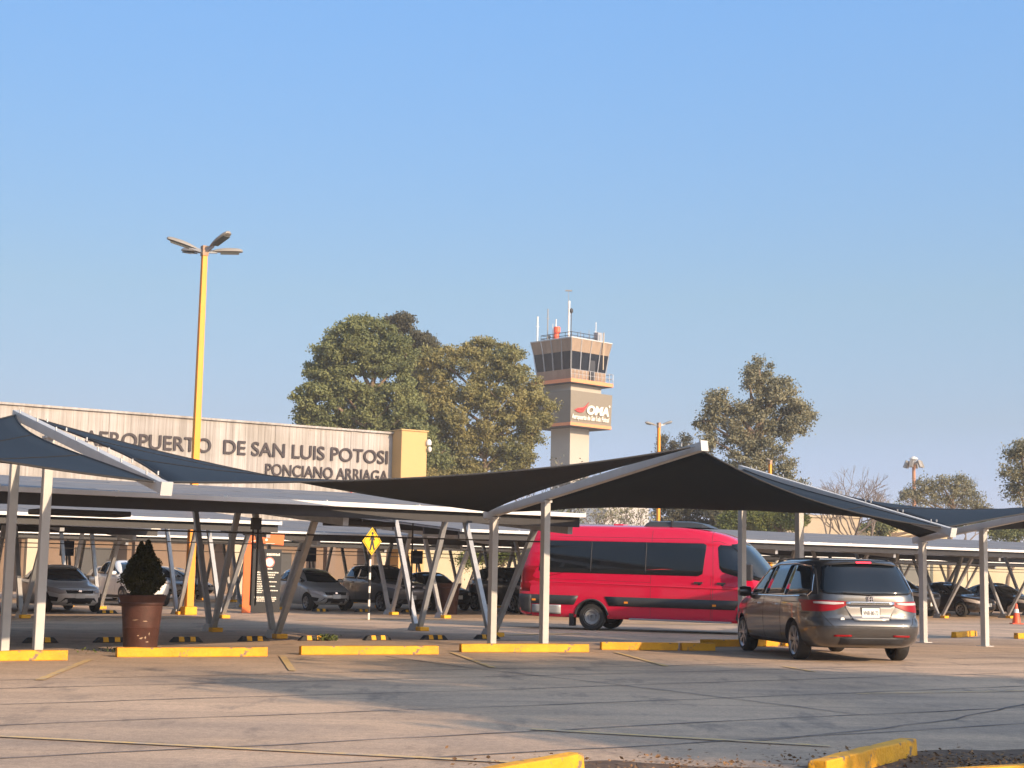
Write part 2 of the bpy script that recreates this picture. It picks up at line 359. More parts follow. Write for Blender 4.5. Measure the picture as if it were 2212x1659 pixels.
# ------------------------------------------------------------------ carports with solar panels
CZ, CS = 2.75, .081
def carport(E0, E1, N0, depth, frames, label, fine=True, strutw=.135):
    L = E1-E0; t = thing('solar_carport', label, 'carport', EN(E0, N0), RZ, 'carports in parallel rows')
    zt = lambda y: CZ+CS*y
    m = MB(); nx = int(L/2.05); ny = int(depth/1.05); px = L/nx; py = (depth-.14)/ny
    for i in range(nx):
        for j in range(ny):
            x0 = i*px+.008; x1 = (i+1)*px-.008; y0 = .14+j*py+.012; y1 = .14+(j+1)*py-.012; d = random.uniform(-.004,.004)
            m.hexa([(x0,y0,zt(y0)-.04),(x1,y0,zt(y0)-.04),(x1,y1,zt(y1)-.04),(x0,y1,zt(y1)-.04),(x0,y0,zt(y0)+d),(x1,y0,zt(y0)+d),(x1,y1,zt(y1)-d),(x0,y1,zt(y1)-d)])
    m.build('panel_array', M['panel'], t, fix=False)
    u = MB(); u.hexa([(0,.14,zt(.14)-.075),(L,.14,zt(.14)-.075),(L,depth,zt(depth)-.075),(0,depth,zt(depth)-.075),(0,.14,zt(.14)-.045),(L,.14,zt(.14)-.045),(L,depth,zt(depth)-.045),(0,depth,zt(depth)-.045)]); u.build('roof_deck', M['galv'], t)
    g = MB(); ng = max(1, int(L/2.05)); gl = L/ng
    for i in range(ng): g.box(i*gl+.006, (i+1)*gl-.006, 0, .12, CZ-.075, CZ+.012); g.box((i+1)*gl-.012,(i+1)*gl+.012,-.004,.124,CZ-.08,CZ+.035)
    g.build('gutter', M['gutter'], t)
    for k, y in enumerate([.22, depth*.27, depth*.5, depth*.74, depth-.12]):
        p = MB(); p.box(.02, L-.02, y-.04, y+.04, zt(y)-.30, zt(y)-.08); p.build('purlin', M['darksteel'], t)
        if fine:
            pass
    for Ef in frames:
        x = Ef-E0; 
        r = MB(); r.beam((x,.3,zt(.3)-.38),(x,depth-.2,zt(depth-.2)-.38),.12,.16); r.build('rafter', M['galv'], t)
        for yf, ys in ((3.3,(1.65,4.55)), (6.65,(5.45,8.0))):
            for s_, y in zip((-1,1), ys):
                y = min(y, depth-.3)
                q = MB(); q.beam((x,yf+s_*.11,.1),(x,y,zt(y)-.45),strutw*.8,strutw*.85,up=(1,0,0)); q.build('strut', M['galv'], t)
            f = MB(); f.box(x-.13,x+.13,yf-.34,yf-.10,0,.10); f.build('footing', M['yellow'], t, bevel=.015)
            bp = MB(); bp.hexa([(x-.13,yf-.095,.0),(x+.13,yf-.095,.0),(x+.13,yf+.30,.0),(x-.13,yf+.30,.0),(x-.09,yf-.09,.17),(x+.09,yf-.09,.17),(x+.09,yf+.22,.17),(x-.09,yf+.22,.17)]); bp.build('base_plate', M['galv'], t)
    cd = MB(); cd.tube([(.2,1.0,CZ-.62),(L*.3,1.0,CZ-.60),(L*.6,1.0,CZ-.63),(L-.2,1.0,CZ-.60)], .018, 6); cd.build('conduit', M['darksteel'], t)
    return t
cp1 = carport(-3, 19.85, 26.5, 8.5, [-.5, 6.3, 14.2, 19.67], 'nearest solar carport, its dark front beam crossing the left half above the plant pot')
# hanging gear under the first carport
zx = 13.9-(-3)
jb = MB(); jb.box(zx-.72, zx-.53, 2.4, 2.52, 2.24, 2.48); jb.build('junction_box', M['darksteel'], cp1)
for dx in (-.68, -.57):
    q = MB(); q.tube([(zx+dx,2.47,2.24),(zx+dx,2.47,.7)], .022, 6); q.build('conduit', M['darksteel'], cp1)
q = MB(); q.tube([(zx+3.1,2.47,2.5),(zx+3.1,2.47,.5)], .02, 6); q.build('conduit', M['darksteel'], cp1)
for x0, x1 in ((11.5,13.2),(8.9,9.7),(17.6,18.9)):
    q = MB(); q.box(x0, x1, 1.3, 2.1, 2.36, 2.46); q.build('inverter', M['darksteel'], cp1, bevel=.02)
carport(-3, 18.65, 39, 8.5, [1.4, 7, 12.59, 18.4], 'second solar carport on the left, ending behind the yellow lamp post')
carport(24.6, 64, 39, 8.5, [26.0, 31.9, 37.8, 43.8, 49.8, 53.9, 59.8], 'long solar carport behind the red van and the grey minivan')
carport(-3, 18.65, 48.1, 8.5, [1.4, 7, 12.6, 17.9], 'third solar carport on the left, lower in view behind the second one')
carport(22.6, 66, 48.1, 8.5, [24.6, 30.5, 36.4, 42.3, 48.2, 54.1, 60], 'solar carport over the silver hatchback and dark cars, behind the walker sign')
carport(8, 80, 60, 8.5, [10, 16, 22, 28, 34, 40, 46, 52, 58, 64, 70, 76], 'farthest solar carport, thin bright gutter in front of the terminal wall')

# ------------------------------------------------------------------ shade sails
def EofX(x, N):     # E on line N that shows at pixel column x (at post height)
    lo, hi = -20, 90
    for _ in range(60):
        mid = (lo+hi)/2; p = EN(mid, N, 1.0)-Vector((0,0,CH)); px = 1106+FPX*p.dot(Rc)/p.dot(Fv)
        if px < x: lo = mid
        else: hi = mid
    return mid
frames = {}
for key, x, Nf, Nn, lo, hi in [('BL', 16, 25.9, 24.1, (352,1052), (38,897)), ('A1', 1064, 25.9, 24.1, (1056,1112), (1512,966)), ('B2', 1603, 25.7, 23.9, (2048,1147), (1605,1014)), ('A2', 1994, 25.06, 23.26, (1982,1166), None)]:
    E_ = EofX(x, Nf)
    pl = onE(*lo, E_)
    ph = onE(*hi, E_) if hi else None
    frames[key] = [E_, Nf, Nn, pl, ph]
E_ = frames['A2'][0]; a1 = frames['A1']; d = a1[4]-a1[3]; pl = frames['A2'][3]; frames['A2'][4] = pl+d
frames['A0'] = [frames['BL'][0]-6.5, 25.9, 24.1, EN(frames['BL'][0]-6.5, a1[3].dot(NV), a1[3].z), EN(frames['BL'][0]-6.5, a1[4].dot(NV), a1[4].z)]
b2 = frames['B2']; frames['B3'] = [frames['A2'][0]+6.0, 25.3, 23.5, EN(frames['A2'][0]+6.0, b2[3].dot(NV), b2[3].z), EN(frames['A2'][0]+6.0, b2[4].dot(NV), b2[4].z)]
for k, v in frames.items(): print('SAIL', k, 'E %.2f' % v[0], 'low N %.2f z %.2f' % (v[3].dot(NV), v[3].z), 'high N %.2f z %.2f' % (v[4].dot(NV), v[4].z))
labs = {'BL':'white sail frame on two posts at the left edge, beam falling right', 'A1':'white sail frame left of the red van, beam rising right', 'B2':'white sail frame whose beam falls to the right above the grey minivan',
        'A2':'white sail frame on the two rightmost posts, right of the minivan', 'A0':'white sail frame beyond the left edge of the photo', 'B3':'white sail frame beyond the right edge of the photo'}
for k, (E_, Nf, Nn, pl, ph) in frames.items():
    t = thing('sail_frame', labs[k], 'frame', EN(E_, Nf), RZ, 'white steel frames that hold the shade sails')
    def loc(p): return Vector(((p.dot(EV))-E_, p.dot(NV)-Nf, p.z))
    l, h = loc(pl), loc(ph); dr = (h-l).normalized(); l2 = l-dr*.12; h2 = h+dr*.1
    b = MB(); b.beam(l2, h2, .13, .15); b.build('beam', M['post'], t, bevel=.008)
    fl = MB(); c0 = h2 if k[0] == 'A' else l2
    fl.beam(c0-dr*.02*(1 if k[0]=='B' else -1), c0+dr*.02*(1 if k[0]=='B' else -1), .16, .18); fl.build('end_plate', M['post'], t)
    for s_ in (-.05, .05):
        for tt in np.linspace(.06,.94,7): 
            p = l.lerp(h, tt); q = MB(); q.tube([p+Vector((s_*1.6,0,.09)), p+Vector((s_*1.6,0,.145))], .014, 6); q.build('eye_bolt', M['galv'], t)
    for y in (0, Nn-Nf):
        tt = (y-l.y)/(h.y-l.y); z = l.z+(h.z-l.z)*tt-.075
        p = MB(); p.box(-.07,.07,y-.07,y+.07,0,z-.03); p.build('post', M['post'], t, bevel=.01)
        p = MB(); p.box(-.14,.14,y-.14,y+.14,0,.015); p.build('base_plate', M['post'], t)
        p = MB(); p.box(-.09,.09,y-.09,y+.09,z-.045,z-.002); p.build('cap_plate', M['post'], t)
def sail(fa, fb, label, sag=.24):
    Pa = {'near': None, 'far': None}
    def ends(k):
        E_, Nf, Nn, pl, ph = frames[k]
        return (pl, ph) if k[0] == 'A' else (ph, pl)       # far, near
    fA, nA = ends(fa); fB, nB = ends(fb); U = Vector((0,0,.03)); fA = fA+U; nA = nA+U; fB = fB+U; nB = nB+U
    n = 26; vs = []; org = (fA+nA+fB+nB)/4; org.z = 0
    span = (fB-fA).length; ce = min(.06, (.50 if fb == 'BL' else .30)/span)
    for i in range(n+1):
        for j in range(n+1):
            s0 = i/n; t0 = j/n
            ks = 4*t0*(1-t0); kt = 4*s0*(1-s0); sg = math.sin(math.pi*s0)
            s1 = .012 + s0*.976; t1 = .02+t0*.96
            s_ = s1 + ce*ks*(1-2*s1)*1.0; t_ = t1 + .02*kt*(1-2*t1)
            p = fA*(1-s_)*(1-t_)+fB*s_*(1-t_)+nA*(1-s_)*t_+nB*s_*t_
            p.z -= sag*kt*(.8+.5*ks)
            p.z += .008*math.sin(s0*37+t0*9)*ks*kt
            vs.append(p-org)
    m = MB(); m.add(vs, [(i*(n+1)+j, i*(n+1)+j+1, (i+1)*(n+1)+j+1, (i+1)*(n+1)+j) for i in range(n) for j in range(n)])
    t = thing('shade_sail', label, 'shade sail', org, 0, 'dark cloth shade sails over the parking bays')
    o = m.build('cloth', M['fab'], t, smooth=True); sd = o.modifiers.new('solid','SOLIDIFY'); sd.thickness = .006
    hem = MB(); N1 = n+1
    for idx in ([i*N1 for i in range(N1)], [i*N1+n for i in range(N1)], list(range(N1)), [n*N1+j for j in range(N1)]):
        hem.tube([vs[i] for i in idx], .016, 6)
    hem.build('hem', M['black'], t, smooth=True)
    seam = MB(); 
    for i in (9, 18): seam.tube([Vector(vs[j*N1+i])+Vector((0,0,.006)) for j in range(N1)], .007, 4)
    seam.build('seam', M['black'], t)
    for c, k in ((fA,0),(fB,n*N1),(nA,n),(nB,n*N1+n)):
        q = MB(); q.tube([vs[k], c-org], .012, 6); q.build('corner_cable', M['galv'], t)
sail('A0','BL','grey shade sail at the left edge above the two left posts')
sail('BL','A1','twisted shade sail stretching from the left beam to the post left of the red van')
sail('A1','B2','black shade sail above the red van', .30)
sail('B2','A2','small grey shade sail above and right of the minivan', .05)
sail('A2','B3','dark shade sail at the right edge of the photo')

# ------------------------------------------------------------------ plant pots
def pot_bush(x, y, label, with_bush=True, sc=1.0, label2=None):
    p = G(x, y)
    t = thing('plant_pot', label, 'pot', p)
    M.setdefault('pot', mat('brown_pot', (.075,.028,.019), .6, var=.3, scale=5, bump=.2)); M.setdefault('chip', mat('chipped_paint', (.42,.30,.20), .9))
    prof = [(.27,0),(.275,.02),(.305,.42),(.312,.43),(.305,.44),(.34,.80),(.365,.81),(.37,.83),(.362,.85),(.388,.92),(.398,.95),(.39,.97),(.35,.97),(.335,.90)]
    m = MB(); m.lathe([(r*sc, z*sc) for r, z in prof], 36); m.build('pot', M['pot'], t, smooth=True)
    s_ = MB(); s_.lathe([(.33*sc,.86*sc),(.33*sc,.90*sc)], 24); s_.build('soil', M['soil'], t)
    if with_bush:
        for ang, z, w, h in ((-75,.26,.07,.035),(-62,.27,.03,.05),(-50,.33,.02,.06),(-66,.54,.09,.02),(-95,.56,.12,.015),(-85,.30,.04,.02),(-55,.2,.06,.02)):
            a = R(ang); r = .27+.085*z+.0035; c = MB()
            vs = [(r*math.cos(a+dx/r), r*math.sin(a+dx/r), z+dz) for dx, dz in ((-w/2,random.uniform(-.01,.01)),(0,-h/2),(w/2,random.uniform(-.01,.01)),(w*.2,h/2))]
            c.add(vs, [(0,1,2,3)]); c.build('paint_chip', M['chip'], t, fix=False)
        tb = thing('potted_shrub', label2, 'shrub', p+Vector((0,0,.90)))
        M.setdefault('thuja', mat('dark_thuja', (.065,.062,.022), .85, col2=(.014,.019,.009), scale=5, transl=.1, spec=.1))
        q = MB(); q.tube([(0,0,-.02),(.01,0,.3),(0,0,.7)], [.035,.025,.01], 8); q.build('trunk', M['bark'], tb)
        C_ = []
        while len(C_) < 15000:
            h = random.random(); z = .06+h*.88
            r = .15+.20*min(1,h/.22) if h < .22 else .35*(1-((h-.22)/.78)**1.6)+.02
            a = random.uniform(0,2*math.pi); lob = 1+.10*math.sin(5*a+z*9)+.08*math.sin(11*a-z*23)+.06*math.sin(23*z)
            rr = r*lob*(random.random()**.35)
            tip = 0
            if h > .80: tip = (.055 if random.random() < .5 else -.06); rr *= .62
            C_.append((rr*math.cos(a)+tip, rr*math.sin(a), z+(.03 if tip > 0 else 0)+random.gauss(0,.012)))
        V = leaf_quads(np.array(C_), .022); leaf_object('foliage', V, M['thuja'], tb)
    return t
pot_bush(302, 1411, 'large brown plant pot with chipped paint behind a yellow kerb', True, 1.0, 'dark cone shaped shrub growing in the brown pot')
pot_bush(968, 1327, 'distant brown plant pot beside the dark parked cars', False, 1.12)
# weeds at wheel stop
C_ = np.array([tuple(EN(14.75+random.gauss(0,.12), 28.45+random.gauss(0,.08), random.uniform(.01,.13))) for _ in range(160)])
M['weed'] = mat('weed_leaf', (.10,.13,.035), .8, transl=.2)
tag(leaf_object('weeds', leaf_quads(C_, .035), M['weed']), 'small green weeds beside a rubber wheel stop', 'weed')
C_ = np.array([tuple(EN(9.35+random.gauss(0,.3), 25.4+random.gauss(0,.3), random.uniform(.01,.06))) for _ in range(150)])
tag(leaf_object('weeds', leaf_quads(C_, .025), M['weed']), 'thin weeds on the ground left of the brown plant pot', 'weed')

# ------------------------------------------------------------------ lamp posts
def lamp_post(base, h, label, heads, w0=.2, w1=.13, colm='lampyellow'):
    M.setdefault('lampyellow', mat('lamp_yellow', (.85,.31,.015), .5, var=.1, scale=.6)); M.setdefault('head', mat('lamp_head_grey', (.28,.265,.24), .5)); M.setdefault('lens', mat('lamp_lens', (.08,.085,.07), .3))
    t = thing('street_lamp', label, 'lamp post', base, RZ)
    p = MB(); p.hexa([(-w0/2,-w0/2,.25),(w0/2,-w0/2,.25),(w0/2,w0/2,.25),(-w0/2,w0/2,.25),(-w1/2,-w1/2,h),(w1/2,-w1/2,h),(w1/2,w1/2,h),(-w1/2,w1/2,h)]); p.build('pole', M[colm], t, bevel=.01)
    b = MB(); b.box(-.2,.2,-.2,.2,0,.25); b.build('plinth', M['yellow'], t, bevel=.02)
    c = MB(); c.box(-w1*.62,w1*.62,-w1*.62,w1*.62,h,h+.32); c.build('pole_cap', mat('rusty_cap',(.32,.17,.09),.8,col2=(.45,.34,.25),scale=10), t)
    for ang, tilt, L in heads:
        dv = Vector((math.cos(R(ang)), math.sin(R(ang)), 0)); ob = bpy.data.objects.new('lamp_head', None)
        a = MB(); a.beam(dv*.05+Vector((0,0,h+.14)), dv*.40+Vector((0,0,h+.14+.36*math.tan(R(tilt)))), .08, .1); arm = a.build('arm', M['galv'], t)
        m = MB(); n = 12; sec = []
        secs = [(.25,.05,.05),(.36,.09,.08),(.5,.13,.11),(.7,.16,.13),(.25+L*.8,.165,.12),(.25+L*.95,.12,.09),(.25+L,.05,.05)]
        r = Vector((-dv.y,dv.x,0)); up = Vector((0,0,1)); vs = []
        for x, hw, th in secs:
            c0 = dv*x+Vector((0,0,h+.14+x*math.tan(R(tilt))))
            for k in range(n):
                aa = 2*math.pi*k/n; zz = math.sin(aa)*th*(1 if math.sin(aa) > 0 else .25)
                vs.append(c0+r*math.cos(aa)*hw+up*zz)
        m.add(vs, [(i*n+k, i*n+(k+1) % n, (i+1)*n+(k+1) % n, (i+1)*n+k) for i in range(len(secs)-1) for k in range(n)]+[tuple(range(n))[::-1], tuple(range((len(secs)-1)*n, len(secs)*n))])
        hd = m.build('lamp_head', M['head'], t, smooth=True)
        q = MB(); c0 = [dv*x+r*s_+Vector((0,0,h+.14+x*math.tan(R(tilt))-.04)) for x, s_ in ((.5,-.11),(.25+L*.88,-.12),(.25+L*.88,.12),(.5,.11))]
        q.add(c0+[v-Vector((0,0,.03)) for v in c0], [(0,1,2,3),(7,6,5,4),(0,4,5,1),(1,5,6,2),(2,6,7,3),(3,7,4,0)]); q.build('lens', M['lens'], hd)
    return t
b = G(407,1328); b.z = 0
hh = at(451,553,b.y).z; print('lamp h', hh)
lamp_post(b, hh, 'tall yellow lamp post with four grey heads at left', [(180-34+6,17,.95),(180-34-40,8,.85),(-34-38,22,.9),(-34+12,3,.95)], .235, .16)
b2_ = at(1421,1242,96); b2_.z = 0
lamp_post(b2_, at(1421,924,96).z, 'distant yellow lamp post with two heads behind the red van', [(180-34,10,.62),(-34+12,16,.62)], .2, .16)
b3_ = at(1664,1242,118); b3_.z = 0
lamp_post(b3_, at(1664,1003,118).z, 'yellow lamp post in front of the right hand tree', [(180-34+70,8,.9)], .26, .2)
b4_ = at(1977,1242,190); b4_.z = 0
t = thing('floodlight_mast', 'tall mast with a ring of floodlights beyond the trees on the right', 'mast', b4_)
hz = at(1977,1000,190).z
q = MB(); q.tube([(0,0,0),(0,0,hz)], [.35,.2], 10); q.build('mast_pole', mat('mast_orange',(.45,.22,.12),.7), t)
q = MB(); q.lathe([(.3,hz-.2),(.6,hz),(.6,hz+.15),(.3,hz+.3)], 16); q.build('ring', M['galv'], t)
q = MB(); q.lathe([(.2,hz+.3),(.55,hz+.45),(.5,hz+.6),(.15,hz+.8)], 12); q.build('beacon', M['plate'], t)
for a in range(0,360,60):
    q = MB(); c = Vector((.85*math.cos(R(a)),.85*math.sin(R(a)),hz)); q.beam(c*1+Vector((0,0,.25)), c+Vector((.35*math.cos(R(a)),.35*math.sin(R(a)),-.6)), .42, .25); q.beam(Vector((0,0,hz)), c, .08,.08); q.build('floodlight', M['head'], t)

# ------------------------------------------------------------------ terminal building
def facade_mat():
    m = bpy.data.materials.new('ribbed_facade'); m.use_nodes = True; nt = m.node_tree; p = nt.nodes['Principled BSDF']; p.inputs['Roughness'].default_value = .75
    tc = nt.nodes.new('ShaderNodeTexCoord')
    def noise(sc, st):
        mp = nt.nodes.new('ShaderNodeMapping'); mp.inputs['Scale'].default_value = st; nt.links.new(tc.outputs['Object'], mp.inputs[0])
        n = nt.nodes.new('ShaderNodeTexNoise'); n.inputs['Scale'].default_value = sc; n.inputs['Detail'].default_value = 4; nt.links.new(mp.outputs[0], n.inputs['Vector']); return n.outputs['Fac']
    def ramp(f, p0, p1, a, b):
        r = nt.nodes.new('ShaderNodeValToRGB'); r.color_ramp.elements[0].position = p0; r.color_ramp.elements[1].position = p1
        r.color_ramp.elements[0].color = (*a,1); r.color_ramp.elements[1].color = (*b,1); nt.links.new(f, r.inputs[0]); return r.outputs[0]
    def mix(a, b):
        x = nt.nodes.new('ShaderNodeMix'); x.data_type = 'RGBA'; x.blend_type = 'MULTIPLY'; x.inputs['Factor'].default_value = 1; nt.links.new(a, x.inputs['A']); nt.links.new(b, x.inputs['B']); return x.outputs['Result']
    a = ramp(noise(1, (1.3,.01,.05)), .35, .65, (.33,.305,.28), (.45,.42,.39))
    b = ramp(noise(1, (6,.01,.12)), .4, .6, (.80,.79,.77), (1.05,1.05,1.05))
    c = ramp(noise(1, (.25,.01,.7)), .4, .6, (.93,.92,.90), (1.06,1.06,1.08))
    nt.links.new(mix(mix(a,b),c), p.inputs['Base Color']); return m
M['facade'] = facade_mat()
M['brown'] = mat('brown_render', (.205,.145,.105), .85, var=.08, scale=.6)
M['cream'] = mat('cream_render', (.52,.43,.30), .8, var=.06, scale=.5)
M['ocre'] = mat('ochre_render', (.55,.36,.155), .8, var=.04, scale=.4)
M['letter'] = mat('letter_dark', (.022,.013,.018), .6)
T = thing('terminal_building', 'long beige airport terminal with dark lettering behind the carports', 'building', EN(0,85), RZ)
TE0, TE1, TH = -30, 48.2, 10.2
w = MB(); w.box(TE0,TE1,0,14,0,TH); w.build('wall', M['facade'], T)
rb = MB()
x = TE0
while x < TE1-.1:
    rb.box(x, x+.05, -.018, -.002, 4.1, TH-.02); x += .42
rb.build('facade_ribs', M['facade'], T)
sm2 = MB()
for i in range(14):
    sm2 = MB(); sm2.box(TE1-3-i*5.2, TE1-3-i*5.2+.42, -.04, -.003, 4.1, TH-.02); sm2.build('pilaster', M['facade'], T)
cp = MB(); cp.box(TE0,TE1,-.16,14.1,TH,TH+.12); cp.build('coping', M['facade'], T)
lw = MB(); lw.box(TE0,TE1,-.12,-.01,0,3.55); lw.build('lower_wall', M['brown'], T)
bd = MB(); bd.box(TE0,TE1,-2.2,-.02,3.6,4.05); bd.build('fascia', M['cream'], T, bevel=.02)
for k, E_ in enumerate((12,18.5,25,31,37,43,46.5)):
    q = MB(); q.box(E_-.28, E_+.28, -2.1, -1.6, 0, 3.6); q.build('column', M['brown'] if k % 2 else M['cream'], T)
for E_, wd in ((20.5,2.2),(28,2.4),(39.5,1.8)):
    q = MB(); q.box(E_, E_+wd, -.2, -.13, .05, 2.5); q.build('doorway', M['plast'], T)
cl = MB(); cl.box(TE1+.003,TE1+1.85,-1.2,14.5,0,10.38); cl.box(TE1-.02,TE1+.003,-1.2,-.17,0,10.38); cl.build('corner_tower', M['ocre'], T, bevel=.02)
q = MB(); q.box(TE1-.08,TE1+1.92,-1.28,14.6,10.38,10.46); q.build('tower_coping', M['ocre'], T)
cm = MB(); cm.lathe([(.1,0),(.17,.05),(.18,.25),(.1,.4)], 12, (TE1+1.92,-1.3,9.5)); cm.lathe([(.05,0),(.13,.1),(.13,.25),(.05,.34)], 12, (TE1+1.95,-1.38,9.1)); cm.build('camera_dome', M['plate'], T, smooth=True)
text_ob('AEROPUERTO  DE SAN LUIS POTOSI', 19.7, .86, .05, M['letter'], T, (28.15,-.06,8.27), bold=.014)
text_ob('PONCIANO ARRIAGA', 8.5, .72, .05, M['letter'], T, (39.4,-.06,7.14), bold=.014)
oma = onN(750,1066,84.9)
text_ob('OMA', 3.0, .9, .1, M['letter'], T, (oma.dot(EV)+.9,-.12,oma.z-.92), shear=.25, bold=.03)
sw = MB(); e0 = oma.dot(EV); z0 = oma.z
sw.prism([(e0-.9,z0-.8),(e0-.2,z0-.55),(e0+.35,z0+.28),(e0+.15,z0-.35),(e0-.3,z0-.85)], -.2, -.11); M['redlogo'] = mat('logo_red',(.6,.04,.035),.5); sw.build('logo_swoosh', M['redlogo'], T)

# low cream buildings beyond, right
def bldg(name, label, x0, x1, ytop, Y, m, dep=12, extra=None):
    a = at(x0,1245,Y); b = at(x1,1245,Y); h = at((x0+x1)/2,ytop,Y).z
    t = thing(name, label, 'building', (a.x,a.y,0), math.atan2(b.y-a.y, b.x-a.x)); L = (b-a).length
    q = MB(); q.box(0,L,0,dep,0,h); q.build('wall', m, t)
    q = MB(); q.box(-.15,L+.15,-.15,dep+.15,h,h+.25); q.build('coping', M['cream'], t)
    return t, L, h
tt_, L_, h_ = bldg('flat_roof_building', 'cream flat roofed building behind the bare tree on the right', 1700, 1858, 1118, 150, M['cream'])
q = MB(); q.box(L_*.6,L_*.6+1.6,1,2.6,h_+.25,h_+1.7); q.build('air_conditioner', M['galv'], tt_, bevel=.04)
q = MB(); q.box(L_*.6+1.7,L_*.6+3.6,1,2.6,h_+.3,h_+1.75); q.build('air_conditioner', M['darksteel'], tt_, bevel=.04)
tt_, L_, h_ = bldg('white_building', 'low white building seen between the struts right of the terminal', 925, 1040, 1168, 135, mat('white_wall',(.72,.68,.6),.8))
for i in range(3):
    q = MB(); q.box(1+i*1.6,1.9+i*1.6,-.05,-.01,.9,3.2); q.build('window', M['glass'], tt_)
bldg('yellow_building', 'pale yellow building behind the green shrubs at right', 1875, 2050, 1138, 160, mat('pale_yellow',(.75,.60,.36),.8,col2=(.5,.42,.25),scale=.4))
tt_, L_, h_ = bldg('white_warehouse', 'long white warehouse low behind the red van roof', 1180, 1400, 1092, 170, mat('warehouse_white',(.62,.60,.57),.7,var=.05,scale=.3))
for i in range(6):
    q = MB(); q.box(1+i*1.9,2.2+i*1.9,-.05,-.01,2.5,3.6); q.build('window', M['glass'], tt_)
fence = thing('perimeter_wall', 'long sunlit cream wall seen beneath the carports at right', 'wall', EN(52,92), RZ)
q = MB(); q.box(0,120,0,.25,0,3.0); q.build('wall', M['cream2'], fence)
for i in range(12):
    q = MB(); q.box(i*10,i*10+.4,-.12,-.003,0,3.2); q.build('pier', M['cream'], fence)

# ------------------------------------------------------------------ control tower
TY = 183.0
fc = ray(1227,1244); txx = fc.x/fc.y*TY
RT = R(43)
TW = thing('control_tower', 'beige airport control tower with slanted dark windows and antennas', 'tower', (txx,TY,0), RT)
def zt(y, side): return at(1227, y, TY-side*.7071).z
M['tconc'] = mat('tower_render', (.42,.385,.325), .8, var=.05, scale=.35)
M['tcab'] = mat('cab_cladding', (.30,.22,.155), .7, var=.22, scale=1.2, stretch=(1,1,.2))
M['torange'] = mat('orange_band', (.80,.30,.13), .6, var=.05)
M['soffit'] = mat('soffit', (.05,.05,.055), .8)
def sq(h, z0, z1, h2=None, mb=None):
    mb = mb or MB(); h2 = h if h2 is None else h2; h /= 2; h2 /= 2
    return mb.hexa([(-h,-h,z0),(h,-h,z0),(h,h,z0),(-h,h,z0),(-h2,-h2,z1),(h2,-h2,z1),(h2,h2,z1),(-h2,h2,z1)])
zs_top = zt(921,3.2); sq(3.25,0,zs_top).build('shaft', M['tconc'], TW)
zb0, zb1, zb2 = zt(918,7), zt(911,7), zt(842,7)
sq(6.9,zb0-.05,zb0+.01).build('soffit', M['soffit'], TW)
sq(7.0,zb0+.01,zb1).build('orange_band', M['torange'], TW)
box_ = sq(6.92,zb1,zb2,7.1).build('sign_box', mat('sign_box_grey',(.22,.19,.145),.7,var=.04), TW)
zp0, zp1 = zt(824,7.2), zt(816,7.2)
sq(5.2,zb2,zp0-.05).build('upper_shaft', M['tconc'], TW)
sq(7.1,zp0-.06,zp0).build('soffit', M['soffit'], TW); sq(7.25,zp0,zp1).build('orange_band', M['torange'], TW)
zc1, zc2, zc3 = zt(796,5.8), zt(757,6.2), zt(729,6.8)
sq(5.75,zp1,zc1,5.95).build('cab_base', M['tcab'], TW)
sq(5.85,zc1,zc2,6.35).build('cab_glass', mat('tower_glass',(.004,.008,.016),.12,spec=.35), TW)
sq(6.40,zc2,zc3,6.95).build('cab_fascia', M['tcab'], TW)
rf = MB(); sq(7.05,zc3,zc3+.12,mb=rf); sq(5.6,zc3+.12,zc3+.3,mb=rf); rf.build('cab_roof', M['post'], TW)
for k in range(5):
    f = -1+2*k/4
    for ax in (0,1):
        wd = .16 if k in (0,4) else .12
        a = [0,0]; b_ = [0,0]; a[ax] = f*5.95/2; b_[ax] = f*6.42/2; a[1-ax] = -5.97/2; b_[1-ax] = -6.44/2
        c = [0,0]; c[ax] = f*6.98/2; c[1-ax] = -7.0/2
        q = MB(); q.beam((a[0],a[1],zc1),(b_[0],b_[1],zc2),wd,.12); q.beam((b_[0],b_[1],zc2),(c[0],c[1],zc3),wd*.7,.08); q.build('mullion', M['galv'], TW)
q = MB(); q.box(.1,1.0,-3.08,-2.93,zp1,zc2-.3); q.build('door', M['plast'], TW)
for k in range(12):
    for p in ((-3.6+k*.655,-3.6),(3.6,-3.6+k*.655)):
        q = MB(); q.tube([(p[0],p[1],zp1),(p[0],p[1],zp1+1.1)], .03, 5); q.build('rail_post', M['galv'], TW)
q = MB()
for z in (.55,1.1):
    q.tube([(-3.6,-3.6,zp1+z),(3.6,-3.6,zp1+z),(3.6,3.6,zp1+z)], .03, 5)
q.build('railing', M['galv'], TW)
q = MB()
for z in (.5,.9):
    q.tube([(-2.6,-2.6,zc3+z),(2.6,-2.6,zc3+z),(2.6,2.6,zc3+z),(-2.6,2.6,zc3+z),(-2.6,-2.6,zc3+z)], .04, 5)
for x in np.linspace(-2.6,2.6,6): q.tube([(x,-2.6,zc3+.2),(x,-2.6,zc3+.9)], .03, 5); q.tube([(-2.6,x,zc3+.2),(-2.6,x,zc3+.9)], .03, 5)
q.build('roof_railing', M['darksteel'], TW)
def tz(y): return at(1227,y,TY).z
ic = Matrix.Rotation(-RT,4,'Z')
def tloc(x, off=0): 
    p = at(x,900,TY+off); v = ic @ (Vector((p.x,p.y,0))-Vector((txx,TY,0))); return v.x, v.y
